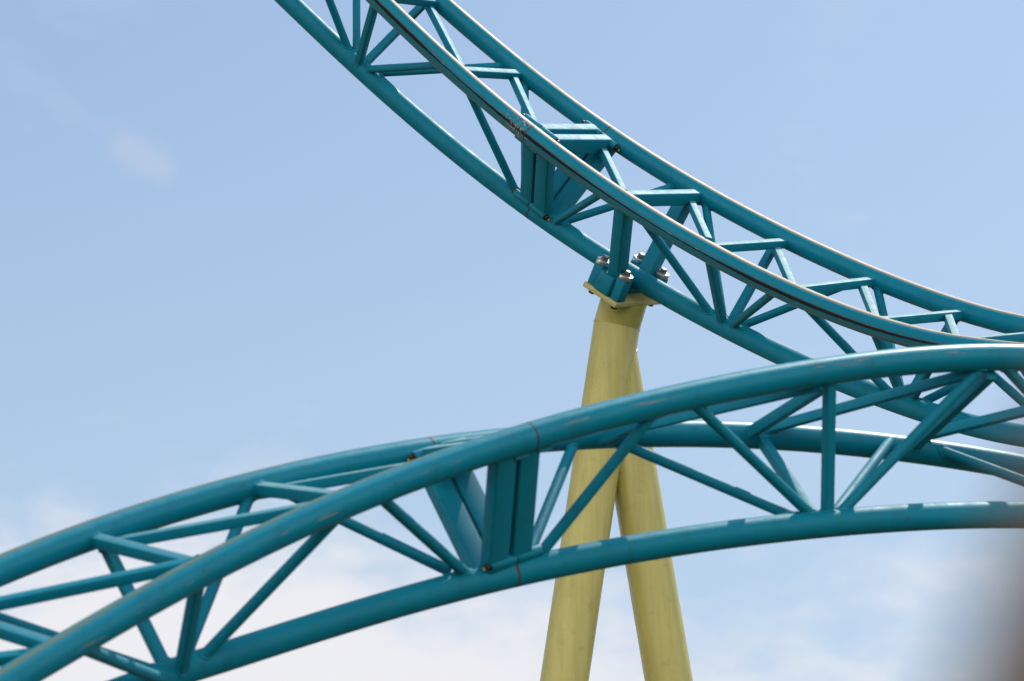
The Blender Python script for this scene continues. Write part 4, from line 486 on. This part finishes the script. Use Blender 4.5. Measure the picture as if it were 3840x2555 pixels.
 ["l","diagonal","B","F",[5.337,23.9272,8.0332],[6.6543,23.7035,8.7095],0.062,0.062,[0.2397,-0.2684,0.933]],
 ["l","brace","F","S",[6.6686,23.6859,8.7424],[5.5032,23.6076,7.9817],0.068,0.068,[0.2397,-0.2684,0.933]],
 ["l","brace","B","S",[6.2373,24.2864,7.8821],[5.5032,23.6076,7.9817],0.068,0.068,[0.2359,-0.2614,0.936]],
 ["l","crosstie","F","B",[7.5286,24.2158,8.6],[7.0989,24.6794,7.6365],0.07,0.066,[0.4987,-0.7759,0.3865]],
 ["l","leg","F","S",[7.5486,24.1847,8.6155],[7.1234,24.7438,7.9707],0.064,0.064,[0.8588,0.4894,-0.1515]],
 ["l","leg","B","S",[7.1188,24.6483,7.652],[7.1234,24.7438,7.9707],0.064,0.064,[0.8588,0.4894,-0.1515]],
 ["l","diagonal","B","F",[6.2174,24.3175,7.8667],[7.5286,24.2158,8.6],0.062,0.062,[0.4705,-0.623,0.6249]],
 ["l","brace","F","S",[6.6686,23.6859,8.7424],[7.1234,24.7438,7.9707],0.068,0.068,[0.4676,-0.6159,0.6341]],
 ["l","brace","B","S",[6.2373,24.2864,7.8821],[7.1234,24.7438,7.9707],0.068,0.068,[0.4705,-0.623,0.6249]],
]
JOINTS = {"u":{"F":[0.1521,28.1033,12.6065],"B":[0.8137,28.928,12.9218],"S":[0.1836,28.9801,12.2616],"t":[0.6783,-0.2806,-0.6791],"u":[0.5977,0.7483,0.2877],"n":[0.4275,-0.6011,0.6753]},"l":{"F":[0.1021,20.1126,7.6565],"B":[-0.493,21.0168,7.8353],"S":[0.0017,20.805,7.0303],"t":[0.8052,0.4516,0.3844],"u":[-0.5409,0.825,0.1637],"n":[-0.2432,-0.3397,0.9085]}}
TABS = {"u":[[[0.7141,28.8569,12.9141],[-0.6157,-0.7214,-0.3169],"B"],[[0.2843,28.1225,12.6264],[0.7319,0.3397,0.5907],"F"],[[0.1694,28.8649,12.2694],[-0.2262,-0.9591,0.1704],"S"]],"l":[[[-0.4181,20.9269,7.8427],[0.4933,-0.8698,-0.0115],"B"],[[0.0125,20.7199,7.1069],[0.0957,-0.7387,0.6672],"S"],[[0.0306,20.2001,7.68],[-0.5583,0.7958,0.2345],"F"]]}
SUP = {"S":[0.9144,28.6597,11.6273],"t":[0.6793,-0.3712,-0.633],"u":[0.6512,0.7026,0.2869],"n":[0.3383,-0.6071,0.719]}
COL = {"top":[0.9368,28.7501,11.4246],"knee":[0.8684,28.8895,11.2157],"lb":[-0.8199,28.131,-0.2],"rt":[0.8364,28.9129,11.0143],"rb":[2.5831,29.4791,-0.2]}
POST = {"a":[0.1491,1.1796,1.9529],"b":[0.1866,1.1473,2.0524]}

# ------------------------------------------------------------------ tubes of the track
R_TUBE = .085
def params(P, step):
    P = np.array(P); n = len(P); s = np.arange(0, n - 1, step * (n - 1) / np.linalg.norm(np.diff(P, axis=0), axis=1).sum())
    return np.append(s, n - 1 - 1e-6)
def catmull(P, s):
    P = np.array(P); n = len(P); i = s.astype(int); f = (s - i)[:, None]
    g = lambda k: P[np.clip(i + k, 0, n - 1)]
    a, b, c, d = g(-1), g(0), g(1), g(2)
    return .5 * (2 * b + (c - a) * f + (2 * a - 5 * b + 4 * c - d) * f ** 2 + (-a + 3 * b - 3 * c + d) * f ** 3)
AX = {}
for k, (Q, N) in TUBES.items():
    ps = params(Q, .04); P = catmull(Q, ps); NN = catmull(N, ps)
    T = np.gradient(P, axis=0); T /= np.linalg.norm(T, axis=1)[:, None]
    NN = NN - T * (NN * T).sum(1)[:, None]; NN /= np.linalg.norm(NN, axis=1)[:, None]
    s = np.concatenate([[0], np.cumsum(np.linalg.norm(np.diff(P, axis=0), axis=1))])
    AX[k] = (P, T, NN, s)
def seam_s(tr, q):
    P, T, N, s = AX[tr + q]; c = np.array(JOINTS[tr][q]); i = np.linalg.norm(P - c, axis=1).argmin(); return float(s[i] + (c - P[i]) @ T[i])
def build_tube(tr, q, name, mat_, parent, r=R_TUBE, seg=56):
    P, T, N, s = AX[tr + q]; side = np.cross(T, N)
    # outer side: for F it is -u, for B it is +u  (u = F->B)
    u = np.array(JOINTS[tr]['u']); sg = np.sign((side * u).sum(1).mean())
    out = side * (-sg if q == 'F' else sg)
    V = []; 
    for i in range(len(P)):
        for j in range(seg):
            a = 2 * math.pi * j / seg; V.append(P[i] + r * (math.cos(a) * N[i] + math.sin(a) * out[i]))
    F = []; UV = []
    flip = (np.cross(N[0], out[0]) @ T[0]) < 0
    for i in range(len(P) - 1):
        for j in range(seg):
            k = (j + 1) % seg
            f = (i * seg + j, i * seg + k, (i + 1) * seg + k, (i + 1) * seg + j)
            w = ((j / seg, s[i]), ((j + 1) / seg, s[i]), ((j + 1) / seg, s[i + 1]), (j / seg, s[i + 1]))
            if flip: f = f[::-1]; w = w[::-1]
            F.append(f); UV.append(w)
    e0 = tuple(range(seg)); m = (len(P) - 1) * seg; e1 = tuple(m + j for j in range(seg))
    F.append(e0 if flip else e0[::-1]); UV.append(((0, 0),) * seg)
    F.append(e1[::-1] if flip else e1); UV.append(((0, 0),) * seg)
    return link(name, V, F, mat_, parent, uvs=UV, sharp=60)
def weld(mb, axis_key, a, d, prof_fn, n=40, rad=.0095):
    """bead where a bar (through a, direction d, outline prof_fn) meets a tube"""
    P, T, N, s = AX[axis_key]; i = np.linalg.norm(P - np.array(a), axis=1).argmin()
    C = Vector(P[i]); t = Vector(T[i]); pts = []
    for o in prof_fn:
        p = Vector(a) + o - C; dd = Vector(d)
        pp = p - t * p.dot(t); dp = dd - t * dd.dot(t)
        A = dp.dot(dp); B = 2 * pp.dot(dp); Cc = pp.dot(pp) - R_TUBE ** 2
        D = B * B - 4 * A * Cc
        if D < 0: return            # the bar only grazes the tube: no bead
        k = (-B + math.sqrt(D)) / (2 * A)        # exit point going towards the bar
        if k > .45 or k < -.1: return
        pts.append(Vector(a) + o + dd * k)
    m = len(pts); rings = []
    for j in range(m):
        tg = (pts[(j + 1) % m] - pts[j - 1]).normalized(); x = tg.orthogonal().normalized()
        x = Vector(d) - tg * tg.dot(Vector(d))
        if x.length < 1e-4: x = tg.orthogonal()
        x.normalize(); y = tg.cross(x)
        rings.append([pts[j] + (x * math.cos(math.pi * 2 * q / 8) + y * math.sin(math.pi * 2 * q / 8)) * rad for q in range(8)])
    b = len(mb.v)
    for r in rings: mb.v += r
    for j in range(m):
        for q in range(8):
            j2 = (j + 1) % m; q2 = (q + 1) % 8
            mb.f.append((b + j * 8 + q, b + j * 8 + q2, b + j2 * 8 + q2, b + j2 * 8 + q))
def member(rec, parent):
    tr, kind, qa, qb, a, b, w, h, ref = rec
    a = Vector(a); b = Vector(b); d = (b - a).normalized(); mb = MB()
    if kind == 'brace':
        mb.cyl(a, b, w / 2, 28)
        x = d.orthogonal().normalized(); y = d.cross(x)
        prof = [(x * math.cos(2 * math.pi * i / 36) + y * math.sin(2 * math.pi * i / 36)) * w / 2 for i in range(36)]
    else:
        mb.box(a, b, ref, w, h, .007 if w < .1 else .010)
        y = Vector(ref); y = (y - d * y.dot(d)).normalized(); x = d.cross(y)
        prof = [x * p + y * q for p, q in rprof(h / 2, w / 2, .008, 4)]
    if w < .1: weld(mb, tr + qa, a, d, prof)
    if w < .1: weld(mb, tr + qb, b, -d, prof)
    nm = {'brace': 'round_brace', 'leg': 'box_strut', 'support_leg': 'support_strut', 'crosstie': 'crosstie', 'diagonal': 'diagonal_tie'}[kind]
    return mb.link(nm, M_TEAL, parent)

GROUP = 'roller coaster track sections'
TR = {}
for tr, lab in (('u', 'teal roller coaster track sloping down from the top left, bolted on the yellow support'),
                ('l', 'teal roller coaster track arching over in front of the yellow support, softly out of focus')):
    root = empty('coaster_track', JOINTS[tr]['S']); tag(root, lab, 'coaster track', GROUP); TR[tr] = root
    g = tr == 'u'
    build_tube(tr, 'F', 'rail', rail_mat('rail_paint_near', g, 1 if g else 2, not g, seam_s(tr, 'F')), root)
    build_tube(tr, 'B', 'rail', rail_mat('rail_paint_far', False, 1 if g else 2, False, seam_s(tr, 'B')), root)
    build_tube(tr, 'S', 'spine_tube', rail_mat('spine_paint', False, False, False, seam_s(tr, 'S')), root)
    J = JOINTS[tr]; t, u, n = [Vector(J[k]) for k in 'tun']
    # raised lip and dark gap where two track pieces butt together
    for q in 'FBS':
        mb = MB(); c = Vector(J[q]); mb.cyl(c - t * .0025, c + t * .0025, R_TUBE + .0010, 56); mb.link('joint_gap', M_DARK, root)
    # bolted sleeves next to each tube
    for q, ang in (('F', 62 if tr == 'u' else 74), ('B', 270), ('S', 306 if tr == 'u' else 322), ('S', 54 if tr == 'u' else 38)):
        a = math.radians(ang); o = n * math.cos(a) + u * math.sin(a); c = Vector(J[q]) + o * .115
        mb = MB()
        for s0, s1 in ((-.185, -.004), (.004, .185)):
            mb.cyl(c + t * s0, c + t * s1, .033, 32, .004)
            mb.block(c + t * (s0 + s1) / 2 - o * .022, (t, t.cross(o), o), ((s1 - s0) / 2 - .006, .026, .026), .004)
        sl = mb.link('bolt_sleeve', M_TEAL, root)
        for s in (-1, 1):
            b = MB(); b.cyl(c + t * s * .183, c + t * s * .193, .028, 28, .002); b.cyl(c + t * s * .190, c + t * s * .214, .021, 6, .002)
            b.cyl(c + t * s * .212, c + t * s * .226, .012, 20, .002)
            b.link('bolt', M_DARK, sl)
        b = MB(); sgn = 1 if tr == 'u' else -1
        b.cyl(c + t * sgn * .222 - n * .008, c + t * sgn * .231 - n * .008, .010, 16, .002); b.link('bolt_cap', M_YEL, sl)
for rec in MEMBERS:
    member(rec, TR[rec[0]])

# ------------------------------------------------------------------ saddle feet of the track on the support
t, u, n = [Vector(SUP[k]) for k in 'tun']; S = Vector(SUP['S'])
TC = .090; PL = .150
for us in (-1, 1):
    for ts in (-1, 1):
        c = S + t * (TC + ts * .130) + u * us * .238
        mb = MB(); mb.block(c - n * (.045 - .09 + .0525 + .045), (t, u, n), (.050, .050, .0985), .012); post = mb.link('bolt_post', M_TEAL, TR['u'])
        mb = MB(); mb.cyl(c + n * .0455, c + n * .082, .062, 48, .003); mb.link('washer', M_ZINC, post)
        mb = MB(); mb.cyl(c + n * .082, c + n * .089, .036, 32, .002); mb.cyl(c + n * .088, c + n * .118, .029, 6, .003); mb.link('bolt', M_BOLT, post)
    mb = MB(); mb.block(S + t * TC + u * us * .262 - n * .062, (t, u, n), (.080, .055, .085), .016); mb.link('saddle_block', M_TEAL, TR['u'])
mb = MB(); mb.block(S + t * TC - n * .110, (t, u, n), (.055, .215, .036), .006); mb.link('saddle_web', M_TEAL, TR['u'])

# ------------------------------------------------------------------ yellow support
sup = empty('support_column', COL['lb'])
tag(sup, 'pale yellow two legged steel support column under the sharp upper track', 'support column')
PC = S + t * .087 - n * (PL + .0225)
mb = MB(); mb.block(PC, (t, u, n), (.190, .305, .0215), .004); mb.link('top_plate', M_PLATE, sup)
for us in (-1, 1):
    for ts in (-1, 1):
        c = S + t * (TC + ts * .130) + u * us * .238
        mb = MB(); mb.cyl(c - n * (PL + .0435), c - n * (PL + .054), .040, 32, .002); mb.cyl(c - n * (PL + .053), c - n * (PL + .078), .030, 6, .002); mb.link('nut', M_DARK, sup)
RC = .193
top, knee, lb, rt, rb = [Vector(COL[k]) for k in ('top', 'knee', 'lb', 'rt', 'rb')]
def pipe(name, pts, r, seg=72, parent=sup, m=M_CREAM, head=None):
    mb = MB(); rings = []
    for i, p in enumerate(pts):
        d0 = (pts[i] - pts[i - 1]).normalized() if i else (pts[1] - pts[0]).normalized()
        d1 = (pts[i + 1] - pts[i]).normalized() if i < len(pts) - 1 else d0
        d = (d0 + d1).normalized(); x = Vector((1, 0, 0)); x = (x - d0 * x.dot(d0)).normalized(); y = d0.cross(x)
        ring = []
        for k in range(seg):
            a = 2 * math.pi * k / seg; o = x * math.cos(a) * r + y * math.sin(a) * r
            o = o - d0 * (o.dot(d) / d0.dot(d)); q = p + o
            if head and i == 0: q = q + d0 * ((head[0] - q).dot(head[1]) / d0.dot(head[1]))   # cut flush under the plate
            ring.append(q)
        rings.append(ring)
    mb.loft(rings); return mb.link(name, m, parent, 50), rings
neck, _ = pipe('column_neck', [top, knee], RC, head=(top, n))
pipe('column_leg', [knee, knee + (lb - knee) * .5, lb], RC * 1.0)
pipe('column_leg', [rt, rt + (rb - rt) * .5, rb], RC * 1.0)
# weld bead at the knee and where the second leg joins
d0 = ((lb - knee).normalized() + (knee - top).normalized()).normalized()
mb = MB(); x = Vector((1, 0, 0)); x = (x - d0 * x.dot(d0)).normalized(); y = d0.cross(x); rings = []
for k in range(72):
    a = 2 * math.pi * k / 72; o = (x * math.cos(a) + y * math.sin(a)); c = knee + o * RC
    rings.append([c + o * .007 * math.cos(math.pi * 2 * q / 8) + d0 * .009 * math.sin(math.pi * 2 * q / 8) for q in range(8)])
rings.append(rings[0]); mb.loft(rings, False); mb.link('weld_bead', M_CREAM, sup)
dl = (lb - knee).normalized(); dr = (rb - rt).normalized(); x = dr.orthogonal().normalized(); y = dr.cross(x); pts = []
for k in range(96):
    a = 2 * math.pi * k / 96; p = rt + (x * math.cos(a) + y * math.sin(a)) * RC - knee
    pp = p - dl * p.dot(dl); dp = dr - dl * dr.dot(dl); A = dp.dot(dp); B = 2 * pp.dot(dp); C_ = pp.dot(pp) - RC * RC; D = B * B - 4 * A * C_
    kk = (-B + math.sqrt(max(D, 0))) / (2 * A); kk = max(0, min(kk, 2.6)); pts.append(knee + p + dr * kk)
rings = []
for j in range(96):
    tg = (pts[(j + 1) % 96] - pts[j - 1]); tg = tg.normalized() if tg.length > 1e-6 else dl; xx = tg.orthogonal().normalized(); yy = tg.cross(xx)
    rings.append([pts[j] + (xx * math.cos(math.pi * 2 * q / 8) + yy * math.sin(math.pi * 2 * q / 8)) * .009 for q in range(8)])
mb = MB(); mb.loft(rings, False); mb.link('weld_bead', M_CREAM, sup)
for c in (lb, rb):
    mb = MB(); mb.cyl((c.x, c.y, -.02), (c.x, c.y, .06), .34, 48, .006); mb.link('foot_plate', M_CREAM, sup)

# ------------------------------------------------------------------ ground
m_g, nt, p = mat('dry_grass'); g = nd(nt, 'ShaderNodeNewGeometry')
a_ = noise(nt, g.outputs['Position'], .25, 6, .6); b_ = noise(nt, g.outputs['Position'], 6, 6, .7)
c = mixc(nt, mapr(nt, a_, .4, .6), (.018, .028, .010), (.035, .036, .018)); c = mixc(nt, mapr(nt, b_, .3, .7, 0, .5), c, (.04, .06, .02))
nt.links.new(c, p.inputs['Base Color']); p.inputs['Roughness'].default_value = .9
gv = []; gf = []; G = 24; SZ = 1500
for i in range(G + 1):
    for j in range(G + 1): gv.append((-SZ + 2 * SZ * i / G, -SZ + 2 * SZ * j / G, 0))
for i in range(G):
    for j in range(G): k = i * (G + 1) + j; gf.append((k, k + G + 1, k + G + 2, k + 1))
tag(link('ground', gv, gf, m_g), 'dry grass park ground under the coaster', kind='structure')

# ------------------------------------------------------------------ timber post close to the lens
m_w, nt, p = mat('weathered_brown_timber'); g = nd(nt, 'ShaderNodeNewGeometry')
w1 = noise(nt, mapping(nt, g.outputs['Position'], (40, 40, 3)), 2.0, 6, .65, .6)
c = mixc(nt, mapr(nt, w1, .3, .7), (.21, .115, .062), (.11, .06, .034))
nt.links.new(c, p.inputs['Base Color']); p.inputs['Roughness'].default_value = .75
A = Vector(POST['a']); B = Vector(POST['b']); d = (B - A).normalized(); fwd = FW.copy(); r_ = d.cross(fwd).normalized()
if r_.x < 0: r_ = -r_
foot = A - d * (A.z / d.z); head = B + d * .18
cen = r_ * .055; root = empty('timber_post', (foot + cen)); root.location.z = 0
tag(root, 'dark brown leaning timber post at the lower right edge, blurred far out of focus', 'timber post')
mb = MB(); mb.box(foot + cen, head + cen, fwd, .11, .11, .012); mb.link('shaft', m_w, root)
mb = MB(); mb.box(head + cen, head + cen + d * .03, fwd, .135, .135, .01); mb.link('cap', m_w, root)
